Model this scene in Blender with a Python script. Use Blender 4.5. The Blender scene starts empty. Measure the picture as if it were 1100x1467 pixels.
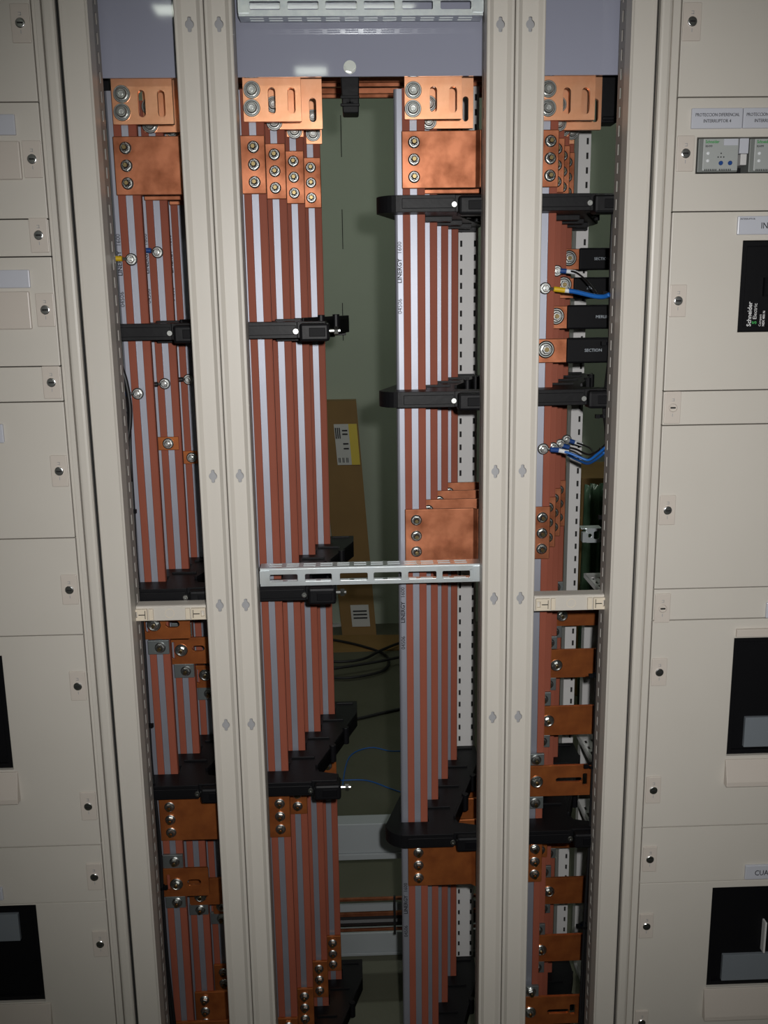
import bpy, bmesh, math, random
from mathutils import Vector, Matrix
random.seed(7)
C = bpy.context.scene.collection
PI = math.pi

# ---------------------------------------------------------------- camera model (millimetres)
Z0 = 1760.0                      # height of the first joint between the front panels
CAM = (-38.1, -1388.3, Z0 - 267.6)
PITCH, ROLL, YAW, FPX = 0.2150, -0.0138, 0.0319, 1377.45
_cp, _sp, _cy, _sy = math.cos(PITCH), math.sin(PITCH), math.cos(YAW), math.sin(YAW)
FW = Vector((_sy*_cp, _cy*_cp, -_sp)); RT0 = Vector((_cy, -_sy, 0)); UP0 = RT0.cross(FW)
RT = math.cos(ROLL)*RT0 + math.sin(ROLL)*UP0; UP = -math.sin(ROLL)*RT0 + math.cos(ROLL)*UP0
CAMV = Vector(CAM)

def at(x, y, Y):
    """point of the place seen at x, y of the photograph, Y mm behind the panel fronts"""
    v = (x-550)/FPX*RT - (y-733.5)/FPX*UP + FW
    return CAMV + v*((Y-CAM[1])/v.y)
def aX(x, y, Y): return at(x, y, Y).x
def aZ(x, y, Y): return at(x, y, Y).z
def rect(x0, y0, x1, y1, Y):
    xm, ym = (x0+x1)/2, (y0+y1)/2
    return aX(x0, ym, Y), aX(x1, ym, Y), aZ(xm, y1, Y), aZ(xm, y0, Y)   # X0 X1 Zlow Zhigh
def zd(d): return Z0-d

# ---------------------------------------------------------------- materials
M = {}
def mat(name, col, rough=.5, metal=0., spec=.5, noise=None, bump=None, emit=None, trans=None, coat=0):
    m = bpy.data.materials.new(name); m.use_nodes = True
    n = m.node_tree.nodes; l = m.node_tree.links; b = n['Principled BSDF']
    b.inputs['Base Color'].default_value = (*col, 1); b.inputs['Roughness'].default_value = rough
    b.inputs['Metallic'].default_value = metal; b.inputs['Specular IOR Level'].default_value = spec
    if coat: b.inputs['Coat Weight'].default_value = coat; b.inputs['Coat Roughness'].default_value = .05
    if trans: b.inputs['Transmission Weight'].default_value = trans
    if emit: b.inputs['Emission Color'].default_value = (*emit[0], 1); b.inputs['Emission Strength'].default_value = emit[1]
    if noise or bump:
        tc = n.new('ShaderNodeTexCoord')
    if noise:                                        # (scale, second colour, low, high, roughness variation)
        t = n.new('ShaderNodeTexNoise'); t.inputs['Scale'].default_value = noise[0]; t.inputs['Detail'].default_value = 6
        r = n.new('ShaderNodeValToRGB'); r.color_ramp.elements[0].position = noise[2]; r.color_ramp.elements[1].position = noise[3]
        r.color_ramp.elements[0].color = (*noise[1], 1); r.color_ramp.elements[1].color = (*col, 1)
        l.new(tc.outputs['Object'], t.inputs['Vector']); l.new(t.outputs['Fac'], r.inputs['Fac']); l.new(r.outputs['Color'], b.inputs['Base Color'])
        if len(noise) > 4:
            mr = n.new('ShaderNodeMapRange'); mr.inputs['To Min'].default_value = rough+noise[4]; mr.inputs['To Max'].default_value = rough-noise[4]
            l.new(t.outputs['Fac'], mr.inputs['Value']); l.new(mr.outputs['Result'], b.inputs['Roughness'])
    if bump:
        t2 = n.new('ShaderNodeTexNoise'); t2.inputs['Scale'].default_value = bump[0]; t2.inputs['Detail'].default_value = 4
        bp = n.new('ShaderNodeBump'); bp.inputs['Strength'].default_value = bump[1]; bp.inputs['Distance'].default_value = .002
        l.new(tc.outputs['Object'], t2.inputs['Vector']); l.new(t2.outputs['Fac'], bp.inputs['Height']); l.new(bp.outputs['Normal'], b.inputs['Normal'])
    M[name] = m; return m
mat('beige', (.565, .530, .475), .42, noise=(9, (.55, .515, .46), .3, .7))
mat('beige_plastic', (.55, .495, .44), .35)
mat('beige_clip', (.66, .58, .46), .4)
mat('post_inside', (.33, .33, .34), .5)
mat('flange_shade', (.30, .28, .255), .5)  # beige post paint with the shade of grazing light put into its colour
mat('blue_grey', (.29, .30, .375), .04, spec=.45)
mat('copper', (.42, .155, .078), .47, .8, noise=(24, (.20, .062, .026), .34, .60, .11))
mat('copper_bright', (.90, .46, .27), .36, .92, noise=(30, (.74, .34, .18), .3, .6, .06))
mat('copper_dull', (.50, .155, .042), .38, .66, noise=(30, (.30, .085, .026), .3, .65, .08))
mat('copper_strip', (.275, .082, .050), .6, 0, spec=.12, noise=(7, (.235, .068, .042), .3, .7))
mat('aluminium', (.33, .34, .39), .50, .62, noise=(14, (.30, .31, .36), .3, .7))
mat('black_plastic', (.005, .005, .006), .45, spec=.18, bump=(120, .08))
mat('black_rubber', (.008, .008, .009), .5)
mat('black_sleeve', (.003, .003, .004), .55, spec=.12)
mat('zinc', (.50, .51, .49), .30, 1)
mat('washer', (.40, .41, .40), .36, 1)
mat('stud_metal', (.30, .23, .11), .3, 1)
mat('chrome', (.80, .80, .80), .25, 1)
mat('galvanised', (.72, .76, .76), .40, .85, noise=(60, (.55, .60, .62), .3, .7, .1))
mat('steel_clamp', (.20, .22, .22), .42, .7)
mat('white_enamel', (.56, .55, .54), .5)
mat('black_slot', (.01, .01, .01), .9)
mat('ink', (.012, .012, .016), .7)
mat('pale_ink', (.36, .40, .44), .7)
mat('white_ink', (.70, .70, .70), .7)
mat('green_ink', (.03, .28, .06), .6)
mat('label_paper', (.50, .51, .56), .25)
mat('window_grey', (.17, .19, .21), .15)
mat('relay_grey', (.35, .365, .355), .4)
mat('relay_dark', (.17, .18, .17), .4)
mat('blue', (.012, .055, .22), .4)
mat('blue_wire', (.01, .11, .40), .4)
mat('yellow', (.62, .40, .01), .45)
mat('white_marker', (.68, .70, .72), .4)
mat('wall_green', (.40, .45, .36), .75, noise=(2.2, (.37, .42, .335), .3, .7), bump=(60, .1))
mat('wall_room', (.42, .42, .38), .8)
mat('ceiling_white', (.60, .60, .57), .8)
mat('floor_dark', (.10, .10, .07), .6, noise=(6, (.075, .078, .05), .3, .7), bump=(90, .3))
mat('cardboard', (.25, .145, .045), .7, noise=(5, (.21, .12, .036), .3, .7))
mat('paper', (.52, .52, .50), .6)
mat('label_yellow', (.62, .46, .02), .5)
mat('tube_glow', (1, 1, 1), .5, emit=((.93, 1, .88), 14))
mat('plastic_film', (.20, .34, .22), .22, noise=(9, (.07, .15, .09), .3, .7), trans=.35)
mat('skirting_grey', (.30, .325, .335), .5)

# ---------------------------------------------------------------- mesh builder (everything in mm, world space)
OFF = {}
class MB:
    def __init__(s): s.bm = bmesh.new(); s.idx = 0
    def m(s, i): s.idx = i; return s
    def _face(s, vs):
        try: f = s.bm.faces.new(vs); f.material_index = s.idx; return f
        except ValueError: return None
    def box(s, x0, x1, y0, y1, z0, z1):
        x0, x1 = min(x0, x1), max(x0, x1); y0, y1 = min(y0, y1), max(y0, y1); z0, z1 = min(z0, z1), max(z0, z1)
        v = [s.bm.verts.new(p) for p in ((x0,y0,z0),(x1,y0,z0),(x1,y1,z0),(x0,y1,z0),(x0,y0,z1),(x1,y0,z1),(x1,y1,z1),(x0,y1,z1))]
        for q in ((3,2,1,0),(4,5,6,7),(0,1,5,4),(1,2,6,5),(2,3,7,6),(3,0,4,7)): s._face([v[i] for i in q])
        return s
    def prism(s, pts, lo, hi, axis='z'):
        """closed outline pulled along an axis: z takes (x,y), y takes (x,z), x takes (y,z)"""
        def P(a, b, c): return {'z': (a,b,c), 'y': (a,c,b), 'x': (c,a,b)}[axis]
        A = [s.bm.verts.new(P(a,b,lo)) for a,b in pts]; B = [s.bm.verts.new(P(a,b,hi)) for a,b in pts]
        n = len(pts); fs = []
        fs.append(s._face(A[::-1])); fs.append(s._face(B))
        for i in range(n): fs.append(s._face([A[i], A[(i+1)%n], B[(i+1)%n], B[i]]))
        bmesh.ops.recalc_face_normals(s.bm, faces=[f for f in fs if f]); return s
    def cyl(s, c, d, r, h, n=20, r2=None):
        """cylinder starting at c, along d for h"""
        d = Vector(d).normalized(); r2 = r if r2 is None else r2
        u = d.orthogonal().normalized(); w = d.cross(u); c = Vector(c)
        A = [s.bm.verts.new(c+(u*math.cos(2*PI*i/n)+w*math.sin(2*PI*i/n))*r) for i in range(n)]
        B = [s.bm.verts.new(c+d*h+(u*math.cos(2*PI*i/n)+w*math.sin(2*PI*i/n))*r2) for i in range(n)]
        s._face(A[::-1]); s._face(B)
        for i in range(n): s._face([A[i], A[(i+1)%n], B[(i+1)%n], B[i]])
        return s
    def lathe(s, c, d, prof, n=24):
        """(radius, distance) pairs turned about d"""
        d = Vector(d).normalized(); u = d.orthogonal().normalized(); w = d.cross(u); c = Vector(c); R = []
        for r, h in prof:
            if r < 1e-6: R.append([s.bm.verts.new(c+d*h)])
            else: R.append([s.bm.verts.new(c+d*h+(u*math.cos(2*PI*i/n)+w*math.sin(2*PI*i/n))*r) for i in range(n)])
        for a, b in zip(R, R[1:]):
            for i in range(n):
                j = (i+1) % n
                if len(a) == 1 and len(b) == 1: continue
                if len(a) == 1: s._face([a[0], b[j], b[i]])
                elif len(b) == 1: s._face([a[i], a[j], b[0]])
                else: s._face([a[i], a[j], b[j], b[i]])
        return s
    def tube(s, pts, r, n=10, smooth=6):
        P = [Vector(p) for p in pts]
        if smooth and len(P) > 2:
            Q = []
            for i in range(len(P)-1):
                p0, p1, p2, p3 = P[max(i-1,0)], P[i], P[i+1], P[min(i+2,len(P)-1)]
                for k in range(smooth):
                    t = k/smooth
                    Q.append(.5*((2*p1)+(p2-p0)*t+(2*p0-5*p1+4*p2-p3)*t*t+(3*p1-p0-3*p2+p3)*t**3))
            Q.append(P[-1]); P = Q
        R = []; u = None
        for i, p in enumerate(P):
            d = (P[min(i+1,len(P)-1)]-P[max(i-1,0)]).normalized()
            u = d.orthogonal().normalized() if u is None else (u-d*u.dot(d)).normalized()
            w = d.cross(u)
            R.append([s.bm.verts.new(p+(u*math.cos(2*PI*k/n)+w*math.sin(2*PI*k/n))*r) for k in range(n)])
        for a, b in zip(R, R[1:]):
            for k in range(n): s._face([a[k], a[(k+1)%n], b[(k+1)%n], b[k]])
        s._face(R[0][::-1]); s._face(R[-1]); return s
    def holed(s, loops, lo, hi, axis='y'):
        """flat plate: loops[0] the outline, the others holes; sheet between lo and hi along the axis"""
        cu = bpy.data.curves.new('tmp', 'CURVE'); cu.dimensions = '2D'; cu.fill_mode = 'BOTH'; cu.extrude = abs(hi-lo)/2000
        for L in loops:
            sp = cu.splines.new('POLY'); sp.points.add(len(L)-1); sp.use_cyclic_u = True
            for p, (a, b) in zip(sp.points, L): p.co = (a/1000, b/1000, 0, 1)
        ob = bpy.data.objects.new('tmp', cu); C.objects.link(ob)
        dg = bpy.context.evaluated_depsgraph_get(); me = bpy.data.meshes.new_from_object(ob.evaluated_get(dg))
        mid = (lo+hi)/2; vs = []
        for v in me.vertices:
            a, b, c = v.co.x*1000, v.co.y*1000, v.co.z*1000+mid
            vs.append(s.bm.verts.new({'z': (a,b,c), 'y': (a,c,b), 'x': (c,a,b)}[axis]))
        fs = [s._face([vs[i] for i in p.vertices]) for p in me.polygons]
        fs = [f for f in fs if f]
        bmesh.ops.remove_doubles(s.bm, verts=vs, dist=.002)
        bmesh.ops.recalc_face_normals(s.bm, faces=[f for f in fs if f.is_valid])
        bpy.data.objects.remove(ob); bpy.data.curves.remove(cu); bpy.data.meshes.remove(me); return s
    def build(s, name, mats, parent=None, base=None, bevel=0, smooth=False, auto=False):
        o = bpy.data.objects.new(name, None) if False else None
        me = bpy.data.meshes.new(name)
        if parent is not None: off = OFF[parent.name]
        else:
            if base is None:
                vs = [v.co for v in s.bm.verts]
                base = (sum(v.x for v in vs)/len(vs), sum(v.y for v in vs)/len(vs), min(v.z for v in vs))
            off = Vector(base)
        for v in s.bm.verts: v.co = (v.co-off)/1000
        if smooth:
            for f in s.bm.faces: f.smooth = True
        s.bm.to_mesh(me); s.bm.free()
        for m_ in (mats if isinstance(mats, (list, tuple)) else [mats]): me.materials.append(M[m_])
        o = bpy.data.objects.new(name, me); C.objects.link(o)
        if parent is not None: o.parent = parent
        else: o.location = off/1000
        OFF[o.name] = off
        if bevel:
            b = o.modifiers.new('edge', 'BEVEL'); b.width = bevel/1000; b.segments = 2; b.limit_method = 'ANGLE'; b.angle_limit = .6
        return o

def tag(o, label, cat=None, group=None, kind=None):
    if label: o['label'] = label
    if cat: o['category'] = cat
    if group: o['group'] = group
    if kind: o['kind'] = kind
    return o
def empty(name, base, label, cat, group=None):
    o = bpy.data.objects.new(name, None); C.objects.link(o); o.location = Vector(base)/1000; o.empty_display_size = .02
    OFF[o.name] = Vector(base); return tag(o, label, cat, group)

def circle(cx, cz, r, n=20): return [(cx+r*math.cos(2*PI*i/n), cz+r*math.sin(2*PI*i/n)) for i in range(n)]
def obround(x0, x1, z0, z1, n=6):
    w, h = x1-x0, z1-z0; P = []
    if h >= w:
        r = w/2; cx = (x0+x1)/2
        for i in range(n+1): P.append((cx+r*math.cos(PI*i/n), z1-r+r*math.sin(PI*i/n)))
        for i in range(n+1): P.append((cx-r*math.cos(PI*i/n), z0+r-r*math.sin(PI*i/n)))
    else:
        r = h/2; cz = (z0+z1)/2
        for i in range(n+1): P.append((x1-r+r*math.sin(PI*i/n), cz+r*math.cos(PI*i/n)))
        for i in range(n+1): P.append((x0+r-r*math.sin(PI*i/n), cz-r*math.cos(PI*i/n)))
    return P
def rc(x0, x1, z0, z1): return [(x0,z0),(x1,z0),(x1,z1),(x0,z1)]
def rrc(x0, x1, z0, z1, r, n=4):
    P = []
    for cx, cz, a in ((x1-r,z1-r,0),(x0+r,z1-r,PI/2),(x0+r,z0+r,PI),(x1-r,z0+r,1.5*PI)):
        for i in range(n+1): P.append((cx+r*math.cos(a+PI/2*i/n), cz+r*math.sin(a+PI/2*i/n)))
    return P

FONT = {}
def text(name, body, x, y, z, size, m, parent, rot=0, tilt_x=90, align='LEFT', squash=1, bold=0, yaw=0):
    """lettering standing on a face that looks towards -Y; x,y,z mm; rot turns it in its own plane"""
    cu = bpy.data.curves.new('tmp', 'FONT'); cu.body = body; cu.size = size/1000; cu.extrude = .0002; cu.align_x = align; cu.align_y = 'CENTER'; cu.offset = bold/1000
    cu.resolution_u = 2
    ob = bpy.data.objects.new('tmp', cu); C.objects.link(ob)
    dg = bpy.context.evaluated_depsgraph_get(); me = bpy.data.meshes.new_from_object(ob.evaluated_get(dg))
    mt = Matrix.Rotation(yaw, 4, 'Z') @ Matrix.Rotation(math.radians(tilt_x), 4, 'X') @ Matrix.Rotation(rot, 4, 'Z') @ Matrix.Diagonal((squash, 1, 1, 1))
    me.transform(Matrix.Translation((Vector((x,y,z))-OFF[parent.name])/1000) @ mt)
    bpy.data.objects.remove(ob); bpy.data.curves.remove(cu)
    me.materials.clear(); me.materials.append(M[m]); me.name = name
    o = bpy.data.objects.new(name, me); C.objects.link(o); o.parent = parent; OFF[o.name] = OFF[parent.name]
    return o

# ---------------------------------------------------------------- shared fasteners
def _mesh(b, name, mats, smooth=False):
    for v in b.bm.verts: v.co = v.co/1000
    if smooth:
        for f in b.bm.faces: f.smooth = True
    me = bpy.data.meshes.new(name); b.bm.to_mesh(me); b.bm.free()
    for m_ in mats: me.materials.append(M[m_])
    return me
def _hex(b, y, r, h, n0=6):             # chamfered hexagon nut
    d = (0,-1,0); b.cyl((0,-y,0), d, r, h*.75, n0); b.cyl((0,-y-h*.75,0), d, r, h*.25, n0, r*.82)
def _nut():                       # washer, hexagon nut and stud, standing off a face that looks to -Y
    b = MB(); d = (0,-1,0)
    b.m(1).lathe((0,0,0), d, [(0,0),(8.8,0),(8.8,1.2),(8.0,1.8),(6.9,3.0),(0,3.0)], 24)
    b.m(0); _hex(b, 3, 6.5, 4.6); b.m(3).lathe((0,-7.55,0), d, [(4.6,0),(4.6,.2),(0,.2)], 14); b.m(2).cyl((0,-8,0), d, 3.5, 4, 12, 2.9); return _mesh(b, 'bolt', ['zinc', 'washer', 'stud_metal', 'black_slot'])
def _cap():                       # wide dished washer with low round-cornered head
    b = MB(); d = (0,-1,0)
    b.m(1).lathe((0,0,0), d, [(0,0),(12.2,0),(12.2,1.8),(11.4,2.8),(10.2,2.8),(8.8,1.2),(0,1.2)], 28)
    b.m(0).lathe((0,-1.2,0), d, [(7.9,0),(7.6,3.4),(6.2,5.0),(4.9,5.0),(4.2,3.6),(0,3.4)], 14)
    b.m(1).cyl((0,-4.4,0), d, 2.6, 1.2, 6); return _mesh(b, 'bolt', ['zinc', 'washer'])
def _stud():                      # washer stack with long stud for the wire lugs
    b = MB(); d = (0,-1,0)
    b.m(1).lathe((0,0,0), d, [(0,0),(9,0),(9,1.2),(7.4,2.4),(0,2.4)], 24); b.m(0); _hex(b, 2.2, 6.0, 5.4); b.m(1).cyl((0,-7.4,0), d, 3.2, 8, 12, 2.7); return _mesh(b, 'bolt', ['zinc', 'washer'])
def _big():                       # large spring washer with nut for the flexible bars
    b = MB(); d = (0,-1,0)
    b.m(0).lathe((0,0,0), d, [(0,0),(13.5,0),(13.5,1.6),(11.6,3.4),(10.4,3.4),(8.6,2.2),(0,2.2)], 28); b.m(1); _hex(b, 2.2, 7.2, 6.5); b.m(2).cyl((0,-8.7,0), d, 4, 4, 12, 3.4); return _mesh(b, 'bolt', ['zinc', 'washer', 'stud_metal'])
BOLT = {'nut': _nut(), 'cap': _cap(), 'stud': _stud(), 'big': _big()}
def bolt(kind, p, parent, ry=None, sc=1):
    o = bpy.data.objects.new('bolt', BOLT[kind]); C.objects.link(o); o.parent = parent
    o.location = (Vector(p)-OFF[parent.name])/1000
    o.rotation_euler = (0, random.uniform(0, 1.0) if ry is None else ry, 0); o.scale = (sc,)*3
    OFF[o.name] = Vector(p); return o

def strip(b, cols, z0, z1, put):
    """long slotted sheet: cols are (u0, u1, [slot spans in z]); put(u0,u1,z0,z1) adds one solid bit"""
    for u0, u1, hs in cols:
        z = z0
        for a, c in sorted(hs): put(u0, u1, z, a); z = c
        put(u0, u1, z, z1)
# ================================================================ ROOM
YB = 2960.0                                                     # wall behind the switchboard
def structure(name, b, m): o = b.build(name, m); o['kind'] = 'structure'; return o
structure('floor', MB().box(-3500, 3500, -5600, YB+100, -60, 0), 'floor_dark')
structure('ceiling', MB().box(-3500, 3500, -5600, YB+100, 2900, 2960), 'ceiling_white')
wb = structure('wall_back', MB().box(-3500, 3500, YB, YB+100, 0, 2900), 'wall_green')
structure('wall_front', MB().box(-3500, 3500, -5700, -5600, 0, 2900), 'wall_room')
structure('wall_left', MB().box(-3600, -3500, -5600, YB+100, 0, 2900), 'wall_room')
structure('wall_right', MB().box(3500, 3600, -5600, YB+100, 0, 2900), 'wall_room')
b = MB()                                                        # the broken dark hairline on the wall
for y0, y1, x in ((165,225,488.5),(300,357,490.5),(434,488,491)):
    b.box(aX(x,(y0+y1)/2,YB)-1.6, aX(x,(y0+y1)/2,YB)+1.6, YB-1, YB+2, aZ(x,y1,YB), aZ(x,y0,YB))
b.build('wall_joint', 'black_slot', wb)
for i, (x, y, w, d) in enumerate(((-319,-3478,1250,150),(-243,-4735,205,195),(-900,1700,1250,110),(700,1700,1250,110))):
    t = empty('ceiling_light', (x,y,2900), 'fluorescent ceiling light mirrored in the blue grey panel over the middle bay' if i == 1 else ['long fluorescent ceiling light mirrored above the left narrow bay','','fluorescent ceiling light behind the switchboard on the left','fluorescent ceiling light behind the switchboard on the right'][i], 'light', 'ceiling lights')
    MB().box(x-w/2, x+w/2, y-d/2, y+d/2, 2870, 2899.5).build('light_housing', 'ceiling_white', t)
    MB().box(x-w/2+10, x+w/2-10, y-d/2+12, y+d/2-12, 2862, 2871).build('light_tube', 'tube_glow', t)

# leaning carton against the wall
YL = 2860
p = at(538, 893, YL)
bx = empty('cardboard_box', (aX(515,893,YL), YL, 0), 'tall narrow brown carton leaning against the green grey wall', 'box')
b = MB()
top = [at(x, 573 if x > 480 else 575, YB-50) for x in (455, 510)]; bot = [at(x, 895, YL-60) for x in (490, 539)]
tx0, tx1, bx0, bx1 = top[0].x, top[1].x, bot[0].x, bot[1].x; tz = top[1].z
vs = []
for (x, y, z) in ((bx0,YL-60,0),(bx1,YL-60,0),(bx1,YL+20,0),(bx0,YL+20,0),(tx0,YB-85,tz),(tx1,YB-85,tz),(tx1,YB-5,tz),(tx0,YB-5,tz)): vs.append(b.bm.verts.new((x,y,z)))
for q in ((3,2,1,0),(4,5,6,7),(0,1,5,4),(1,2,6,5),(2,3,7,6),(3,0,4,7)): b._face([vs[i] for i in q])
carton = b.build('carton', 'cardboard', bx)
def carton_pt(u, v, out=2.0):                                  # u across 0..1, v up 0..1 on the front face
    x = (bx0+(bx1-bx0)*u)*(1-v)+(tx0+(tx1-tx0)*u)*v; y = (YL-60)*(1-v)+(YB-85)*v; return Vector((x, y-out, tz*v))
def carton_quad(name, u0, u1, v0, v1, m, out, parent):
    b = MB(); f = [carton_pt(u,v,out) for u,v in ((u0,v0),(u1,v0),(u1,v1),(u0,v1))]; g = [q+Vector((0,1.2,0)) for q in f]
    A = [b.bm.verts.new(q) for q in f]; B = [b.bm.verts.new(q) for q in g]
    b._face(A); b._face(B[::-1])
    for i in range(4): b._face([A[i], B[i], B[(i+1)%4], A[(i+1)%4]])
    return b.build(name, m, parent)
lab = carton_quad('shipping_label', .36, .96, .735, .905, 'paper', 2, bx)
carton_quad('yellow_strip', .74, .96, .735, .905, 'label_yellow', 3, lab)
for i in range(9):
    if i % 3 != 2: carton_quad('barcode_bar', .40+i*.034, .40+i*.034+.018, .745, .765, 'ink', 3.2, lab)
for i in range(3): carton_quad('barcode_bar', .38+i*.05, .38+i*.05+.03, .845, .89, 'ink', 3.2, lab)
for v in (.80, .82, .86, .875): carton_quad('print_line', .56, .70, v, v+.006, 'ink', 3.2, lab)
lab2 = carton_quad('address_label', .32, .84, .04, .135, 'paper', 2, bx)
for v in (.075, .09, .105): carton_quad('print_line', .38, .78, v, v+.006, 'ink', 3.2, lab2)
# flat cardboard sheets and offcuts on the floor beside it
def floor_pt(x, y, z=0):
    v = (x-550)/FPX*RT - (y-733.5)/FPX*UP + FW; t = (z-CAM[2])/v.z; return CAMV+v*t
for k, (pts, h, m, lbl) in enumerate((
    ([(470,885),(500,887),(503,896),(472,899)], 12, 'paper', 'pale folded paper strip on the floor left of the leaning carton'),
    ([(478,850),(483,848),(496,888),(491,890)], 30, 'paper', 'narrow white plastic trim lying slanted left of the leaning carton'))):
    P = [floor_pt(x,y) for x,y in pts]
    tag(MB().prism([(q.x,q.y) for q in P], 0, h).build(('paper_strip','trim_offcut')[k], m), lbl, 'packing waste')
P = [floor_pt(x,y) for x,y in ((452,912),(575,911),(575,932),(440,936))]
tag(MB().prism([(q.x,q.y) for q in P], 0, 6).build('cardboard_sheet', 'cardboard'), 'flat brown cardboard sheet on the floor under the black cables', 'cardboard')
# cables lying on the floor
def floor_cable(pts, r, m, lbl, name, z=0, cat='cable', zs=None):
    P = [floor_pt(x,y,r+z) + Vector((0,0,0)) for x,y in pts]
    tag(MB().tube(P, r, 8).build(name, m, smooth=True), lbl, cat)
floor_cable([(440,912),(485,918),(520,926),(548,936),(557,947),(548,961),(510,970),(478,971),(450,966)], 6, 'black_rubber', 'black cable looped on the floor below the leaning carton', 'floor_cable', 6)
floor_cable([(440,945),(485,948),(520,944),(545,932),(575,920),(600,912)], 6, 'black_rubber', 'black cable crossing the loop and rising right on the floor', 'floor_cable', 18)
floor_cable([(440,962),(490,956),(540,948),(575,941),(600,938)], 6, 'black_rubber', 'nearly straight black cable under the floor loop', 'floor_cable', 30)
floor_cable([(470,1035),(510,1030),(545,1022),(575,1015),(600,1010)], 6, 'black_rubber', 'single black cable on the floor nearer than the loop', 'floor_cable')
floor_cable([(490,1130),(500,1085),(530,1071),(560,1076),(590,1075)], 2, 'blue_wire', 'thin blue wire arching over the floor of the middle gap', 'loose_wire', 0, 'wire')
floor_cable([(488,1118),(525,1118),(560,1130),(590,1140)], 2, 'blue_wire', 'thin blue wire lying lowest on the floor of the middle gap', 'loose_wire', 0, 'wire')

# ================================================================ SWITCHBOARD FRONT
XL_panel = aX(89.4,590,0); XL_railL = aX(94.5,590,0); XL_line = aX(102,590,0); XL_railR = aX(120,590,0); XL_pL = aX(125.5,590,0); XL_pR = aX(163.5,590,0)
XR_pL = aX(886.5,590,0); XR_pR = aX(920,590,0); XR_railL = aX(923.8,590,0); XR_line = aX(940.8,590,0); XR_railR = aX(950,590,0); XR_panel = aX(951.5,590,0)
MLs = -412.7+190-.3; ML_seam = aX(318,600,0); ML_L = aX(278.5,600,0); ML_R = aX(355.3,600,0)
MR_seam = aX(730.6,600,0); MR_L = aX(693.3,600,0); MR_R = aX(770.8,600,0)
ZT, ZB = 1990.0, 60.0                                           # frame top and bottom
zt, zb = 1980.0, 100.0

_dl, _dr = .55*(-412.66-aX(123,590,0)), .6*(382.75-aX(921.8,590,0))
XL_panel += _dl; XL_railL += _dl; XL_line += _dl; XL_railR += _dl; XL_pL += _dl; XL_pR += _dl
XR_panel += _dr; XR_railL += _dr; XR_line += _dr; XR_railR += _dr; XR_pL += _dr; XR_pR += _dr
_dl, _dr = -223.0-ML_seam, 191.0-MR_seam
ML_seam += _dl; ML_L += _dl; ML_R += _dl; MR_seam += _dr; MR_L += _dr; MR_R += _dr
# plinth the uprights stand on
tag(MB().box(XL_panel-900, XR_panel+900, 2, 60, 0, 58).build('plinth', 'beige', bevel=2), 'long beige plinth along the floor under the upright posts', 'plinth')

def keyhole(cx, cz):
    P = []; R, w, h = 5.9, 2.6, 9.6
    a = math.asin(w/R)
    n = 8
    for s in (0, 1):
        a0 = -PI/2+a+s*PI; a1 = PI/2-a+s*PI
        for i in range(n+1): t = a0+(a1-a0)*i/n; P.append((cx+R*math.cos(t), cz+R*math.sin(t)))
        sg = 1 if s == 0 else -1
        P.append((cx+sg*w*.9, cz+sg*h*.92)); P.append((cx+sg*w*.4, cz+sg*h)); P.append((cx-sg*w*.4, cz+sg*h)); P.append((cx-sg*w*.9, cz+sg*h*.92))
    return P
def upright(name, x0, x1, label, holes, side=0, group=None):
    """folded channel: raised lips at both edges, sloped steps, sunk face; side flange(s) with slots"""
    w = x1-x0; e = 4.0; s = 5.5; rd = 4.5
    fx0, fx1 = x0+e+s, x1-e-s
    b = MB()
    prof = [(x0,28),(x0,1.2),(x0+1.2,0),(x0+e,0),(fx0,rd),(fx0,rd+1.6),(x0+e-.5,1.6),(x0+1.6,1.6),(x0+1.6,28)]
    b.prism(prof, ZB, ZT)
    prof = [(x1,28),(x1,1.2),(x1-1.2,0),(x1-e,0),(fx1,rd),(fx1,rd+1.6),(x1-e+.5,1.6),(x1-1.6,1.6),(x1-1.6,28)]
    b.prism([(x, y) for x, y in prof[::-1]], ZB, ZT)
    loops = [rc(fx0, fx1, ZB, ZT)] + [keyhole((fx0+fx1)/2, z) for z in holes]
    b.holed(loops, rd, rd+1.6, 'y')
    b.m(1).box(fx0-2, fx1+2, rd+13, rd+15, ZB, ZT)
    return tag(b.build(name, ['beige', 'post_inside'], base=((x0+x1)/2, 14, ZB)), label, 'post', group)
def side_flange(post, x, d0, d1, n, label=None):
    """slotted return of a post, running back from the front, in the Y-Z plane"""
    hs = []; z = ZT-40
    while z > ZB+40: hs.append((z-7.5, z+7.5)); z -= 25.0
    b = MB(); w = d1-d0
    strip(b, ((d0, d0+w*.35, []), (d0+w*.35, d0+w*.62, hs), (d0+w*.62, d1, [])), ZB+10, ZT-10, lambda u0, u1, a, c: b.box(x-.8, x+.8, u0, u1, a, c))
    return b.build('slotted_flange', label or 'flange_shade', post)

kz = [sum(aZ(x, y, 5) for x in xs)/len(xs) for y, xs in ((35,(275,317,715,756)),(679,(303,341,713,751)),(862,(313,350,711,747)),(1033,(323,360,709,743)))]
kz.append(kz[-1]-(kz[1]-kz[2])); kz.append(kz[-1]-(kz[1]-kz[2]))
kzL = [aZ(296,35,5), aZ(322,682,5), aZ(331,867,5), aZ(341,1038,5)]
kzR = [aZ(735,35,5), aZ(732,675,5), aZ(729,857,5), aZ(726,1027,5)]
u1 = upright('upright_post', ML_L, ML_seam-.7, 'beige post with keyholes on the right edge of the left narrow bay', kzL, group='beige keyhole posts')
u2 = upright('upright_post', ML_seam+.7, ML_R, 'beige post with keyholes on the left edge of the wide middle bay', kzL, group='beige keyhole posts')
u3 = upright('upright_post', MR_L, MR_seam-.7, 'beige post with keyholes on the right edge of the wide middle bay', kzR, group='beige keyhole posts')
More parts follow.
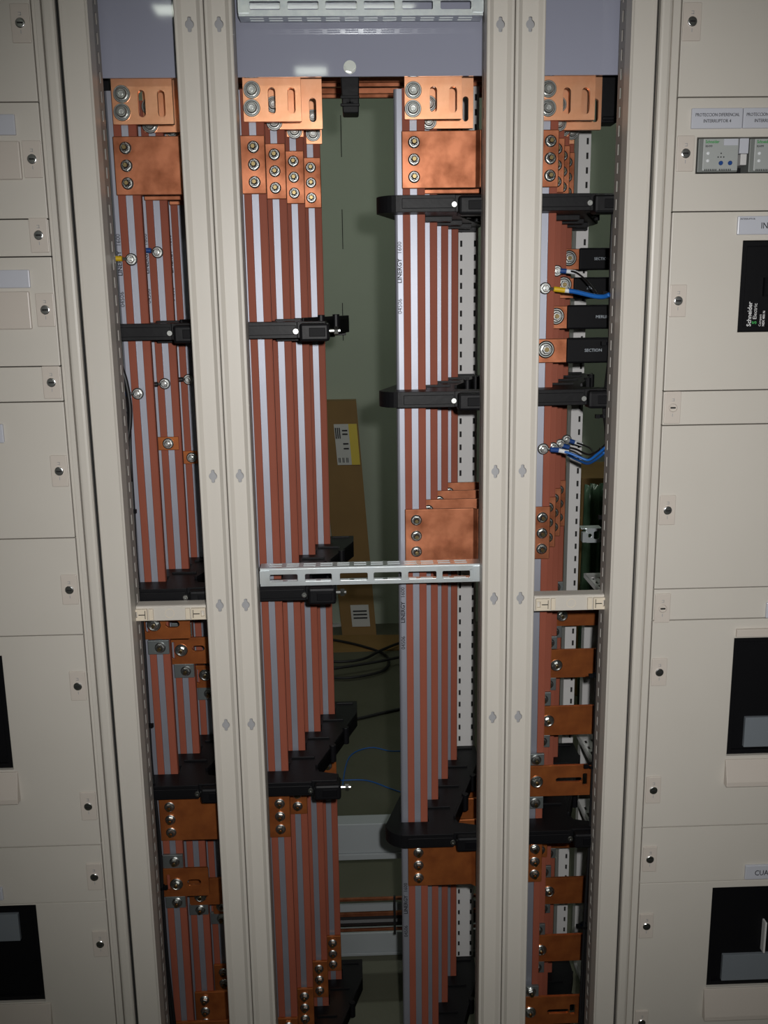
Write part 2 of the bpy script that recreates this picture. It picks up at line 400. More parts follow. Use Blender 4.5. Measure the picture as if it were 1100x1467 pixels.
u4 = upright('upright_post', MR_seam+.7, MR_R, 'beige post with keyholes on the left edge of the right narrow bay', kzR, group='beige keyhole posts')
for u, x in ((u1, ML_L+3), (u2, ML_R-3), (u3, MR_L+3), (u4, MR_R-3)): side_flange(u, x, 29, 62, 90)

def plain_post(name, x0, x1, flange_x, sgn, label):
    b = MB(); w = x1-x0
    if sgn > 0: prof = [(x0,26),(x0,2),(x0+1.5,0),(x0+3,0),(x0+5,1.5),(x1-4,1.5),(x1-2,.6),(x1,2.2),(x1,30),(x1-1.6,30),(x1-1.6,5),(x0+2,5),(x0+2,26)]
    else: prof = [(x0,30),(x0,2.2),(x0+2,.6),(x0+4,1.5),(x1-5,1.5),(x1-3,0),(x1-1.5,0),(x1,2),(x1,26),(x1-2,26),(x1-2,5),(x0+1.6,5),(x0+1.6,30)]
    b.prism(prof, ZB, ZT)
    o = tag(b.build(name, 'beige', base=((x0+x1)/2, 14, ZB)), label, 'post', 'outer posts')
    return o
lp = plain_post('outer_post', XL_pL, XL_pR, XL_pR, 1, 'plain beige outer post beside the left front panels')
rp = plain_post('outer_post', XR_pL, XR_pR, XR_pL, -1, 'plain beige outer post beside the right front panels')
for post, x, s in ((lp, XL_pR, 1), (rp, XR_pL, -1)):
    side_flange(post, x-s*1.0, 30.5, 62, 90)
    MB().box(x-s*9, x-s*10.5, 45, 70, ZB+10, ZT-10).build('slot_backing', 'white_enamel', post)
# frame rails beside the panels
def frame_rail(x_panel, x_a, x_line, x_end, sgn, label):
    def X(t): return t
    b = MB()
    lo, hi = sorted((x_a, x_line)); b.box(lo, hi-.6 if sgn > 0 else hi, 1.5, 22, ZB, ZT)
    lo, hi = sorted((x_line, x_end)); r = 4
    pr = [(lo+.9,24),(lo+.9,3),(lo+2.5,.8),(lo+5,0),(hi-5,0),(hi-2,1.2),(hi,4),(hi,24)]
    b.prism(pr, ZB, ZT)
    lo, hi = sorted((x_panel, x_a)); b.box(lo+.6, hi-.6, 3, 20, ZB, ZT)
    o = tag(b.build('frame_rail', 'beige'), label, 'rail', 'panel frame rails')
    e = XL_pL if sgn > 0 else XR_pR
    lo, hi = sorted((x_end, e)); MB().box(lo+.2, hi-.2, 9, 12, ZB, ZT).build('gap_shade', 'black_slot', o); return o  # black strip added to stand in for the shade in the gap
frame_rail(XL_panel, XL_railL, XL_line, XL_railR, 1, 'beige ribbed frame rail along the right edge of the left panels')
frame_rail(XR_panel, XR_railR, XR_line, XR_railL, -1, 'beige ribbed frame rail along the left edge of the right panels')

# ---- front panels
LX0 = XL_panel-620; RX1 = XR_panel+620
ev = .7
def panel(side, za, zb_, label, cut=None):
    x0, x1 = (LX0, XL_panel-ev) if side == 'L' else (XR_panel+ev, RX1)
    b = MB(); loops = [rc(x0, x1, zd(zb_)+ev, zd(za)-ev)]
    if cut: loops.append(rc(*cut))
    b.holed(loops, 0, 16, 'y')
    o = b.build('front_panel', 'beige', base=((x0+x1)/2, 8, zd(zb_)), bevel=.8)
    return tag(o, label, 'panel', 'front panels on the left' if side == 'L' else 'front panels on the right')
def lock(p, x, y, w, h, dim=False):
    X, Z = (XL_panel-14.2 if x < 550 else XR_panel+14.0), aZ(x, y, -2)
    pl = MB().prism(rrc(X-w/2, X+w/2, Z-h/2, Z+h/2, 1.6), -2.6, .5, 'y')
    o = pl.build('lock_plate', 'beige_plastic', p, bevel=1.0)
    c = MB().lathe((X,-2.2,Z), (0,-1,0), [(6.4,0),(6.4,1.6),(5.7,2.2),(5.2,1.2) if dim else (5.4,2.3),(0,.9 if dim else 2.4)], 24)
    c.m(1).box(X-3.6, X+3.6, -5.0, -4.4 if not dim else -3.0, Z-1.0, Z+1.0)
    c.build('lock_cylinder', ['beige_plastic' if dim else 'chrome', 'black_slot'], o)
    t = MB().box(X-.45, X+.45, -3.0, -2.4, Z-13, Z-8.5)
    t.box(X-1.8, X+1.8, -3.0, -2.4, Z+12.6, Z+13.3).box(X-1.8, X+1.8, -3.0, -2.4, Z+9.3, Z+10).box(X+1.1, X+1.8, -3, -2.4, Z+9.3, Z+13.3)
    t.build('lock_mark', 'post_inside', o)
def label_holder(p, x0, y0, x1, y1, right=None, lines=()):
    X0, X1, Za, Zb = rect(x0, y0, x1, y1, -2)
    if right: X1 = right
    o = MB().box(X0, X1, -4.5, .5, Za, Zb).build('label_holder', 'label_paper', p, bevel=1.2)
    return o, X0, X1, Za, Zb
Lp = {}
Lp[0] = panel('L', -380, 0, 'topmost blank panel of the left column with one lock')
c1 = rect(-60, 203, 31, 258, 0); c2 = rect(-60, 418, 45, 472, 0)
Lp[1] = panel('L', 0, 150, 'left panel with upper label holder and raised square cover')
Lp[2] = panel('L', 150, 200, 'slim left panel with a lock between the two panels with covers')
Lp[3] = panel('L', 200, 350, 'left panel with shiny label holder and lower square cover')
Lp[4] = panel('L', 350, 400, 'slim left panel with a lock just above the tall blank left panel')
Lp[5] = panel('L', 400, 600, 'blank left panel with a label holder tip at the photo edge')
Lp[6] = panel('L', 600, 750, 'blank left panel directly above the one with the cut-off black breaker')
b1 = rect(-200, 942, 11, 1106, 0); b2 = rect(-200, 1300.5, 58.5, 1440, 0)
Lp[7] = panel('L', 750, 1100, 'tall left panel with two locks and a black breaker at the photo edge', b1)
Lp[8] = panel('L', 1100, 1200, 'blank left panel directly above the lowest black breaker')
Lp[9] = panel('L', 1200, 1690, 'lowest left panel around the black breaker with grey label', b2)
for k, x, y, w, h in ((0,39,33,25,48),(1,49.5,228,25,48),(2,57.5,337,25,46),(3,65,444,25,46),(4,73,548,25,46),(5,83,675,24,46),(6,99.5,845,24,46),(7,113,983,24,47),(7,133,1155,24,48),(8,144,1256,24,47),(9,155.5,1352,24,47)):
    lock(Lp[k], x, y, w, h)
for k, r in ((1, (-60,164,22,194)), (3, (-60,387,43,413)), (5, (-60,608,5.5,635)), (8, (-60,1272,4.5,1290))):
    label_holder(Lp[k], *r)
for k, r in ((1, c1), (3, c2)):
    MB().box(r[0], r[1], -6, .5, r[2], r[3]).build('cover', 'beige_plastic', Lp[k], bevel=1.5)
for k, r in ((7, (-200,1110,27,1152)), (9, (-200,1443,75,1487))):
    X0, X1, Za, Zb = rect(*r, -4); MB().prism([(-13,Za),(.3,Za),(.3,Zb),(-3,Zb),(-13,Za+8)], X0, X1, 'x').build('sill', 'beige_plastic', Lp[k], bevel=1)

Rp = {}
Rp[0] = panel('R', -380, 0, 'topmost blank panel of the right column with one lock')
w1 = rect(997.5, 196, 1180, 248, 0); w2 = rect(1060.5, 343, 1330, 474, 0)
Rp[1] = panel('R', 0, 150, 'right panel with the window holding grey relays and printed labels', w1)
Rp[2] = panel('R', 150, 400, 'right panel around the highest black breaker', w2)
Rp[3] = panel('R', 400, 450, 'slim right panel with a round recess lock below the highest breaker')
Rp[4] = panel('R', 450, 700, 'large blank right panel with one lock')
Rp[5] = panel('R', 700, 750, 'slim right panel with a lock above the middle breaker')
w3 = rect(1046.5, 911, 1330, 1079, 0); w4 = rect(1016.5, 1267, 1330, 1409, 0)
Rp[6] = panel('R', 750, 1100, 'tall right panel with two locks around the middle black breaker', w3)
Rp[7] = panel('R', 1100, 1200, 'blank right panel with the small CUA label above the lowest breaker')
Rp[8] = panel('R', 1200, 1690, 'lowest right panel around the black breaker with white handle', w4)
for k, x, y, w, h, d in ((0,983,31,25,48,0),(1,977.5,220,24,47,0),(2,971,431,24,45,0),(3,965.5,584,24,47,1),(4,960,731,24,45,0),(5,951.5,871.5,24,46,1),(6,946,963,24,45,0),(6,935.5,1132,24,46,0),(7,928,1231,23,45,0),(8,921,1327,23,45,0),(8,911.5,1465,22,45,0)):
    lock(Rp[k], x, y, w, h, bool(d))
o, X0, X1, Za, Zb = label_holder(Rp[1], 990, 155, 1063, 184.5)
h = Zb-Za
text('lettering', 'PROTECCION DIFERENCIAL', (X0+X1)/2, -4.7, Za+h*.66, 6.1, 'ink', o, align='CENTER', squash=.80)
text('lettering', 'INTERRUPTOR 4', (X0+X1)/2, -4.7, Za+h*.36, 6.1, 'ink', o, align='CENTER', squash=.86)
W_ = X1-X0
o = MB().box(X1+.8, X1+W_, -4.5, .5, Za, Zb).build('label_holder', 'label_paper', Rp[1], bevel=1.2)
text('lettering', 'PROTECCION DIFERENCIAL', X1+W_/2, -4.7, Za+h*.66, 6.1, 'ink', o, align='CENTER', squash=.80)
text('lettering', 'INTERRUPTOR 3', X1+W_/2, -4.7, Za+h*.36, 6.1, 'ink', o, align='CENTER', squash=.86)
o, X0, X1, Za, Zb = label_holder(Rp[2], 1056, 309, 1210, 335.5)
text('lettering', 'INTERRUPTOR 4', aX(1090,324,-5), -4.7, (Za+Zb)/2-1, 12, 'ink', o, squash=.85)
text('small_print', 'INTERRUPTOR', X0+3, -4.7, Zb-4, 3.2, 'ink', o)
o, X0, X1, Za, Zb = label_holder(Rp[5], 1097, 862, 1180, 884)
o, X0, X1, Za, Zb = label_holder(Rp[7], 1067, 1237, 1210, 1257)
text('lettering', 'CUADRO', aX(1081,1249,-5), -4.7, (Za+Zb)/2-1, 13, 'ink', o, squash=.85)
X0, X1, Za, Zb = rect(1055, 898, 1330, 909, -3); MB().box(X0, X1, -6, .4, Za, Zb).build('lintel', 'beige_plastic', Rp[6], bevel=1)
for k, r in ((6, (1039,1085,1330,1120)), (8, (1008,1412,1330,1452))):
    X0, X1, Za, Zb = rect(*r, -4); MB().prism([(-13,Za),(.3,Za),(.3,Zb),(-3,Zb),(-13,Za+8)], X0, X1, 'x').build('sill', 'beige_plastic', Rp[k], bevel=1)

# ---- breakers behind the cut-outs
def breaker(r, label, parts=(), deep=10):
    x0, x1, za, zb_ = r; g = .8
    o = empty('circuit_breaker', ((x0+x1)/2, 30, za), label, 'circuit breaker')
    MB().box(x0+g, x1-g, deep, 55, za+g, zb_-g).build('housing', 'black_plastic', o, bevel=1.5)
    MB().holed([rc(x0+g, x1-g, za+g, zb_-g), rc(x0+9, x1-9, za+8, zb_-8)], deep-5, deep+.5, 'y').build('front_frame', 'black_plastic', o, bevel=.6)
    return o
lb1 = breaker(b1, 'black breaker cut off by the left photo edge at mid height')
lb2 = breaker(b2, 'black breaker with grey label at the bottom left')
X0, X1, Za, Zb = rect(-100, 1311, 28, 1349, 6); MB().box(X0, X1, 4, 11, Za, Zb).build('rating_window', 'window_grey', lb2, bevel=.6)
rb1 = breaker(w2, 'highest black breaker on the right with white lettering')
rb2 = breaker(w3, 'middle black breaker on the right with a grey window')
rb3 = breaker(w4, 'lowest black breaker on the right with grey window and white handle')
X0, X1, Za, Zb = rect(1066, 1025, 1250, 1067, 6); MB().box(X0, X1, 4, 11, Za, Zb).build('rating_window', 'window_grey', rb2, bevel=.6)
X0, X1, Za, Zb = rect(1034, 1364, 1250, 1400, 6); MB().box(X0, X1, 4, 11, Za, Zb).build('rating_window', 'window_grey', rb3, bevel=.6)
q = at(1093, 1340, 6); MB().box(q.x-1.6, q.x+1.6, -2, 10, aZ(1093,1361,6), aZ(1093,1318,6)).build('handle', 'white_enamel', rb3, bevel=.5)
q = at(1073.5, 472, 4)
text('lettering', 'Schneider', q.x+1, 9.7, q.z+4, 8.8, 'white_ink', rb1, rot=PI/2, bold=.12)
text('lettering', 'Electric', q.x+9, 9.7, q.z+14, 7.6, 'white_ink', rb1, rot=PI/2)
text('emblem', 'S', q.x+8.8, 9.7, q.z+7.5, 9, 'green_ink', rb1, rot=PI/2, bold=.35)
text('small_print', 'Compact', q.x+17, 9.7, q.z+4, 4.6, 'white_ink', rb1, rot=PI/2)
text('small_print', 'NSX 400 N', q.x+22, 9.7, q.z+4, 4.6, 'white_ink', rb1, rot=PI/2, bold=.1)
X0, X1, Za, Zb = rect(1094, 397, 1160, 424, 6); MB().holed([rc(X0,X1,Za,Zb), rc(X0+3,X1-3,Za+3,Zb-3)], 3, 10.5, 'y').build('handle_surround', 'black_sleeve', rb1)
# ---- relays in the upper right window
def relay(x0, x1, label):
    X0, X1, Za, Zb = rect(x0, 198, x1, 246.5, 4)
    o = empty('protection_relay', ((X0+X1)/2, 20, Za), label, 'relay', 'grey protection relays'); w, h = X1-X0, Zb-Za
    MB().box(X0, X1, 6, 60, Za, Zb).build('housing', 'relay_dark', o, bevel=1)
    MB().box(X0+w*.10, X1-w*.02, 2.5, 6.5, Za+1.5, Zb-.6).build('face_plate', 'relay_grey', o, bevel=1)
    MB().box(X0+w*.60, X1-w*.05, 1.6, 3, Zb-h*.22, Zb-h*.03).build('write_on_tag', 'label_paper', o)
    text('emblem', 'Schneider', X0+w*.15, 2.2, Zb-h*.11, 6.0, 'green_ink', o, squash=.8, bold=.1)
    text('small_print', 'RH99', X0+w*.15, 2.2, Zb-h*.24, 4.2, 'ink', o)
    for u in (.55, .78): MB().lathe((X0+w*u, 2.6, Za+h*.26), (0,-1,0), [(2.9,0),(2.9,2),(2.3,2.6),(0,2.6)], 16).build('dial', 'blue', o)
    for v in (.55, .33): MB().lathe((X0+w*.22, 2.6, Za+h*v), (0,-1,0), [(2.2,0),(2.0,1.4),(0,1.8)], 14).build('indicator', 'white_marker', o)
    b = MB()
    for i in range(7): b.box(X0+w*(.16+i*.045), X0+w*(.18+i*.045), 2.2, 3, Za+1.5, Za+4)
    for i in range(7): b.box(X0+w*(.52+i*.045), X0+w*(.54+i*.045), 2.2, 3, Za+1.5, Za+4)
    for u, v in ((.55,.55),(.48,.44),(.55,.44),(.62,.44)): b.box(X0+w*u-.8, X0+w*u+.8, 2.2, 3, Za+h*v-.8, Za+h*v+.8)
    b.build('terminal_marks', 'black_slot', o); return X0, X1, Za, Zb
r1 = relay(1000.5, 1058, 'grey relay with two blue dials nearest the lock')
r2 = relay(1074, 1131, 'grey relay cut off by the right photo edge')
X0, X1, Za, Zb = r1[1]+1.5, r2[0]-1.5, r1[2], r1[3]
o = empty('terminal_block', ((X0+X1)/2, 20, Za), 'narrow pale terminal block between the two grey relays', 'terminal block')
MB().box(X0, X1, 6, 50, Za+(Zb-Za)*.55, Zb).build('block', 'label_paper', o, bevel=.6)
MB().box(X0+1, X1-3, 3, 40, Za+(Zb-Za)*.2, Za+(Zb-Za)*.53).build('lever', 'white_enamel', o, bevel=.6)
MB().box(X0, X1, 30, 60, Za+.5, Za+(Zb-Za)*.19).build('foot', 'black_plastic', o)
X0_, X1_ = w1[0], w1[1]
tag(MB().box(X0_+1, X1_-1, 62, 66, w1[2]-4, w1[3]+4).build('mounting_plate', 'black_slot'), 'dark plate behind the relays in the upper right window', 'plate')

# ================================================================ TOP COVER PANEL
YP = 80
zc = aZ(520, 109.5, YP)
cov = MB().box(XL_pR-14, XR_pL+14, YP, YP+4, zc, zt).build('cover_panel', 'blue_grey', bevel=.6)
tag(cov, 'glossy blue grey sheet panel across the top of all three bays', 'panel')
q = at(501, 96.5, YP); b = MB().lathe((q.x,YP,q.z), (0,-1,0), [(0,0),(9,0),(9,1.6),(0,1.6)], 24); b.cyl((q.x,YP-1.6,q.z), (0,-1,0), 7.6, 5.5, 6); b.build('bolt', 'zinc', cov)

# ================================================================ VERTICAL BUSBARS
Y1, PD, STG = 113.0, 75.0, 25.0
SET = {'L': aX(194.3,422,Y1), 'CL': aX(371.6,431,Y1), 'CR': aX(593.3,407,Y1), 'R': aX(778.8,413,Y1)}
WHERE = {'L': 'left narrow bay', 'CL': 'left half of the middle bay', 'CR': 'right half of the middle bay', 'R': 'right narrow bay'}
NTH = ['front', 'second', 'third', 'rearmost']
ZBT = aZ(580, 126, Y1); ZBB = 120.0
def bX(s, i): return SET[s]+STG*i
def bY(i): return Y1+PD*i
TEXTS = {('L',0): [(188,440)], ('L',1): [(210,435)], ('L',2): [(246,432)], ('CR',0): [(573,450),(578,932),(583,1345)]}
def busbar(s, i):
    X, Y = bX(s, i), bY(i)
    o = empty('vertical_busbar', (X, Y+20, ZBB), f'{NTH[i]} tall copper faced busbar in the {WHERE[s]}', 'busbar', f'vertical busbars in the {WHERE[s]}')
    prof = [(X-28,Y+9),(X-26.5,Y+6.5),(X-24,Y+5.5),(X-16.6,Y+5.5),(X-16.6,Y+1.2),(X-5.2,Y+1.2),(X-5.2,Y+4),(X+5.2,Y+4),(X+5.2,Y+1.2),(X+16,Y+1.2),(X+16,Y+13),(X+5,Y+28),(X-14,Y+28),(X-28,Y+18)]
    MB().prism(prof, ZBB, ZBT).build('aluminium_profile', 'aluminium', o)
    for a, c in ((X-16.4, X-5.2), (X+5.2, X+16.2)):
        MB().prism([(a,Y+1.3),(a,Y+.4),(a+.6,Y),(c-.6,Y),(c,Y+.4),(c,Y+1.3)], ZBB, ZBT).build('copper_facing', 'copper_strip', o)
    MB().box(X+16, X+17, Y+1, Y+13, ZBB, ZBT).build('copper_facing', 'copper_strip', o)
    for tx, ty in TEXTS.get((s,i), []):
        q = at(tx, ty, Y)
        text('lettering', '04506', X-21.5, Y+5.2, q.z, 9.2, 'ink', o, rot=PI/2)
        text('lettering', 'LINERGY', X-21.5, Y+5.2, q.z+46, 9.2, 'ink', o, rot=PI/2, bold=.18)
        text('lettering', '1600', X-21.5, Y+5.2, q.z+89, 9.2, 'ink', o, rot=PI/2)
    return o
for s, n in (('L',3),('CL',4),('CR',4),('R',4)):
    for i in range(n): busbar(s, i)

# horizontal busbars at the back, above the vertical ones
for k, (Y, y0, y1) in enumerate(((420,90,124),(495,118,140))):
    za = aZ(520, y1, Y); zz = za+62
    b = MB().box(XL_pR-10, XR_pL+10, Y, Y+9, za, zz).box(XL_pR-10, XR_pL+10, Y-16, Y-9, za+4, zz)
    tag(b.build('horizontal_busbar', 'copper', bevel=1), ['front horizontal copper busbar under the blue grey cover panel','rear horizontal copper busbar, lower in view under the cover panel'][k], 'busbar', 'horizontal busbars')
# black insulating bracket under the cover panel
q0, q1 = at(486, 112, 130), at(515, 112, 130); zlo = aZ(501, 165, 130)
o = empty('insulator_bracket', ((q0.x+q1.x)/2, 130, zlo), 'black ribbed plastic bracket hanging below the cover panel bolt', 'bracket')
b = MB().prism([(q0.x,zc+40),(q1.x,zc+40),(q1.x-2,zlo+2),(q1.x-3,zlo),(q0.x+5,zlo),(q0.x+4,zlo+2)], 112, 150, 'y'); b.build('body', 'black_plastic', o, bevel=1.5)
b = MB()
for v in (.25, .5): b.box(q0.x+1, q1.x-1, 109, 113, zlo+(zc-zlo)*v-2, zlo+(zc-zlo)*v+2)
b.build('rib', 'black_plastic', o, bevel=.8)
b = MB().box((q0.x+q1.x)/2-5, (q0.x+q1.x)/2+5, 110, 113, zlo+13, zlo+15).box((q0.x+q1.x)/2-1, (q0.x+q1.x)/2+1, 110, 113, zlo+9, zlo+19); b.build('moulded_cross', 'black_sleeve', o)
# dark brackets at the outer ends of the busbars
for x0, x1, y1, lbl in ((143,158,179,'black insulator bracket beside the first left busbar below the cover panel'),(862,886,175,'black insulator bracket at the right end below the cover panel')):
    X0, X1, Za, Zb = rect(x0, 138, x1, y1, 200)
    o = MB().box(X0, X1, 205, 240, Za, Zb+80).box(X0+2, X1-2, 200, 205, Za+3, Za+9).build('insulator_bracket', 'black_plastic', bevel=2); tag(o, lbl, 'bracket')

# ================================================================ SUPPORTS
def support(s, ztop, level, bolt_end=False, nb=4):
    X1 = SET[s]; th = 24
    o = empty('busbar_support', (X1, 150, ztop-th), f'black staircase busbar support, {level}, in the {WHERE[s]}', 'busbar support', 'black busbar supports')
    yf, r = 70.0, 34.0
    out = []
    xl = X1-56; cx, cyy = xl+r, yf+r
    for i in range(9): a = PI+PI/2*i/8; out.append((cx+r*math.cos(a), cyy+r*math.sin(a)))
    out += [(X1+58, yf), (X1+58, yf+4), (X1+100, yf+4), (X1+102, yf+26), (X1+70, yf+36)]
    out += [(X1+66, Y1+6), (X1+3*STG+16+44, bY(3)-6), (X1+3*STG+16+44, bY(3)+58), (X1+3*STG-44, bY(3)+58)]
    hol = [rc(bX(s,i)-29.2, bX(s,i)+18.2, bY(i)-1.2, bY(i)+29.2) for i in range(nb)]
    b = MB().holed([out]+hol, ztop-th, ztop, 'z')
    for i in range(nb):                                            # lips between the steps
        xr = X1+66+(bX(s,i)-X1)*.97 if i < 3 else X1+3*STG+58
        b.box(bX(s,i)+20, xr-6, bY(i)+42, bY(i)+46, ztop-.5, ztop+3)
        b.box(bX(s,i)+20, xr-4, bY(i)+40, bY(i)+54, ztop-th-7, ztop-th+.5)
    # raised wall along the slanted right edge
    a0, a1 = (X1+66, Y1+6), (X1+3*STG+60, bY(3)-6); n = Vector((a1[1]-a0[1], a0[0]-a1[0])).normalized()*4
    b.prism([a0, a1, (a1[0]-n.x, a1[1]-n.y), (a0[0]-n.x, a0[1]-n.y)], ztop-th, ztop+5)
    for t in (.33, .66):
        px_, py_ = a0[0]+(a1[0]-a0[0])*t, a0[1]+(a1[1]-a0[1])*t; b.cyl((px_+2, py_, ztop-th), (0,0,1), 6, th+8, 12)
    # rounded bead on the front arm
    b.box(X1-20, X1+56, yf-3, yf+2, ztop-th+5, ztop-5)
    b.build('frame', 'black_plastic', o, bevel=1.6)
    MB().box(X1+62, X1+106, yf-10, yf+22, ztop-th-5, ztop-2).build('clamp_block', 'black_plastic', o, bevel=4)
    MB().box(X1+76, X1+100, yf-11, yf-9.5, ztop-th+2, ztop-9).build('raised_field', 'black_sleeve', o, bevel=.8)
    c = MB().lathe((X1+56, yf-1, ztop-th/2-2), (0,-1,0), [(0,0),(4.6,0),(4.6,2.5),(3.8,3.4),(1.4,3.4),(1.2,2.4),(0,2.4)], 16); c.build('screw', 'zinc', o)
    if bolt_end:
        c = MB().cyl((X1+106, yf+6, ztop-14), (1,0,0), 3.4, 16, 12); c.cyl((X1+113, yf+6, ztop-14), (1,0,0), 6.5, 6, 6); c.build('bolt', 'zinc', o)
    return o
zA = aZ(420, 461, 70); zBs = aZ(400, 840, 70); zCs = aZ(400, 1104, Y1); zDs = aZ(487, 1402, bY(3))
for s in ('L','CL'):
    support(s, zA, 'the highest', s == 'CL'); support(s, zBs, 'second from the top', s == 'CL')
    support(s, zCs, 'third from the top', s == 'CL')
    if s == 'CL': support(s, zDs, 'the lowest')
qA = aZ(610, 279, 70); qB = aZ(590, 558, Y1); qC = aZ(595, 1177, Y1); qD = aZ(655, 1397, bY(3))
for s in ('CR','R'):
    support(s, qA, 'the highest'); support(s, qB, 'second from the top'); support(s, qC, 'third from the top')
    support(s, qD, 'the lowest')

# ================================================================ COPPER PLATES
def plate_mesh(x0, x1, za, zb_, y0, y1, holes=(), r=1.5): return MB().holed([rrc(x0, x1, za, zb_, r)]+list(holes), y0, y1, 'y')
def bridge(sa, sb, i, z_lo, z_hi, label, material='copper', nb=3, joggle=True):
    """flat plate that ties bar i of two rows together, three bolts at each end"""
    Y = bY(i); xa, xb = bX(sa,i)-17.5, bX(sb,i)+17.5
    o = empty('connection_plate', ((xa+xb)/2, Y-3, z_lo), label, 'copper plate', 'copper plates bolted across two busbar rows')
    jx0, jx1 = xa+(xb-xa)*.44, xa+(xb-xa)*.56
    jx0, jx1 = (bX(sa,i)+92, bX(sb,i)-40)
    t = 5; k = 7
    Y += .3
    prof = [(xa,Y-t-.3),(jx0,Y-t-.3),(jx0+6,Y-t-k),(jx1-6,Y-t-k),(jx1,Y-t-.3),(xb,Y-t-.3),(xb,Y-.3),(jx1,Y-.3),(jx1-6,Y-k),(jx0+6,Y-k),(jx0,Y-.3),(xa,Y-.3)] if jx1-jx0 > 14 else [(xa,Y-t-.3),(xb,Y-t-.3),(xb,Y-.3),(xa,Y-.3)]
    MB().prism(prof, z_lo, z_hi).build('plate', material, o, bevel=1.2)
    h = z_hi-z_lo
    for s in (sa, sb):
        if s == 'L' and i > 2: continue
        for v in (.2, .5, .8): bolt('nut', (bX(s,i)+(4.5 if s == 'R' else .5), Y-t-.3, z_lo+h*v), o)
    return o
zlo, zhi = aZ(600, 270, Y1-5), aZ(600, 187, Y1-5)
for i in range(4): bridge('CR','R', i, zlo, zhi, f'{NTH[i]} bright copper plate of the top row linking right middle busbars to the right bay')
zlo, zhi = aZ(250, 279, Y1-5), aZ(250, 194.5, Y1-5)
for i in range(4): bridge('L','CL', i, zlo, zhi, f'{NTH[i]} bright copper plate of the top row linking left bay busbars to the middle bay')
zlo, zhi = aZ(640, 804, Y1-5), aZ(640, 729, Y1-5)
for i in range(4): bridge('CR','R', i, zlo, zhi, f'{NTH[i]} copper plate above the galvanised cross rail, right of the gap')
zlo, zhi = aZ(330, 1202, Y1-5), aZ(330, 1141, Y1-5)
for i in range(4): bridge('L','CL', i, zlo, zhi, f'{NTH[i]} dull copper plate under the third left support', 'copper_dull')
zlo, zhi = aZ(640, 1268, Y1-5), aZ(640, 1208, Y1-5)
for i in range(4): bridge('CR','R', i, zlo, zhi, f'{NTH[i]} dull copper plate under the third right support', 'copper_dull')
zhi = aZ(466, 1377, bY(2)-5); zlo = zhi-(aZ(640, 1208, Y1-5)-aZ(640, 1268, Y1-5))
for i in range(4): bridge('L','CL', i, zlo, zhi, f'{NTH[i]} dull copper plate near the bottom edge of the photo, left side', 'copper_dull')

# slotted plates under the cover panel
def slotted(s, i, x0, x1, y1, slots, bolts, label):
    Y = bY(i)-10
    xa, xb = aX(x0, 140, Y), aX(x1, 140, Y); za = aZ((x0+x1)/2, y1, Y); zb_ = zc+22
    o = empty('slotted_plate', ((xa+xb)/2, Y, za), label, 'copper plate', 'slotted copper plates below the cover panel')
    hol = []
    for a, b_, c, d in slots:
        X0, X1, Za, Zb = rect(a, b_, c, d, Y); hol.append(obround(X0, X1, Za, Zb))
    plate_mesh(xa, xb, za, zb_, Y, Y+8, hol, 1).build('plate', 'copper_bright', o, bevel=.8)
    for x, y in bolts: bolt('cap', at(x, y, Y), o)
slotted('L',0,160,247,178,[(197.6,129,208,168),(225.6,129,236.5,168)],[(174.5,135),(175,161)],'front slotted copper plate with two round bolts in the left narrow bay')
slotted('L',1,204,258,189.5,[],[(214.5,153),(215,179)],'second slotted plate, partly behind the front one in the left narrow bay')
slotted('L',2,235,262,196,[],[(247,185)],'rear copper plate just peeking out lowest in the left narrow bay')
slotted('CL',0,348,431,174,[(384,125,394.6,163.6),(412,125,423,163)],[(360.7,129),(360.7,155)],'front slotted copper plate with two round bolts, left in the middle bay')
slotted('CL',1,383,461,185,[(443,140,453,175)],[(392,150),(393,175.5)],'second slotted copper plate reaching right of the front one in the middle bay')
slotted('CL',2,409,433,196,[],[(421,163),(422,187.5)],'narrow third copper plate showing only its lower end, middle bay left')
slotted('CL',3,437,459.5,206,[],[(448,168),(448.5,192)],'narrow rearmost copper plate with one round bolt showing, middle bay left')
slotted('CR',0,579.5,661.5,170.5,[(615.7,123.5,626,161),(643.6,123.5,654.7,161.5)],[(591.8,129.5),(591.4,156)],'front slotted copper plate with two round bolts, right in the middle bay')
slotted('CR',1,606.5,678,184,[(662.6,138,671,174)],[(614,149),(614,174)],'second slotted copper plate behind the front one, right in the middle bay')
slotted('R',0,770,852.5,172,[(806.6,125,817.5,163.6),(833,125,845,163.6)],[(785,127.6),(784.7,155)],'front slotted copper plate with two round bolts in the right narrow bay')
slotted('R',1,797,862,186,[(848,141,857,175)],[(800,150),(800,177)],'second slotted copper plate peeking out right in the right narrow bay')
slotted('R',2,800,815.5,195.5,[],[(806,185)],'narrow third copper plate with lower edge showing in the right narrow bay')
slotted('R',3,808,824,206,[],[(818,166),(818.5,190)],'narrow rearmost copper plate in front of the white slotted upright, right narrow bay')

# small copper tabs on the left bars
for i, r, bp, lbl in ((1,(220.5,626,256,645),(241,635.4),'small square copper tab with bolt on the second left busbar'),(2,(258,646,283,664.6),(274.7,655.4),'small copper tab with bolt on the third left busbar')):
    Y = bY(i)-4; X0, X1, Za, Zb = rect(*r, Y)
    o = empty('copper_tab', ((X0+X1)/2, Y, Za), lbl, 'copper tab', 'small copper tabs')
    MB().box(X0, X1, Y, Y+3.7, Za, Zb).build('plate', 'copper_dull', o, bevel=.8); bolt('stud', at(*bp, Y), o)

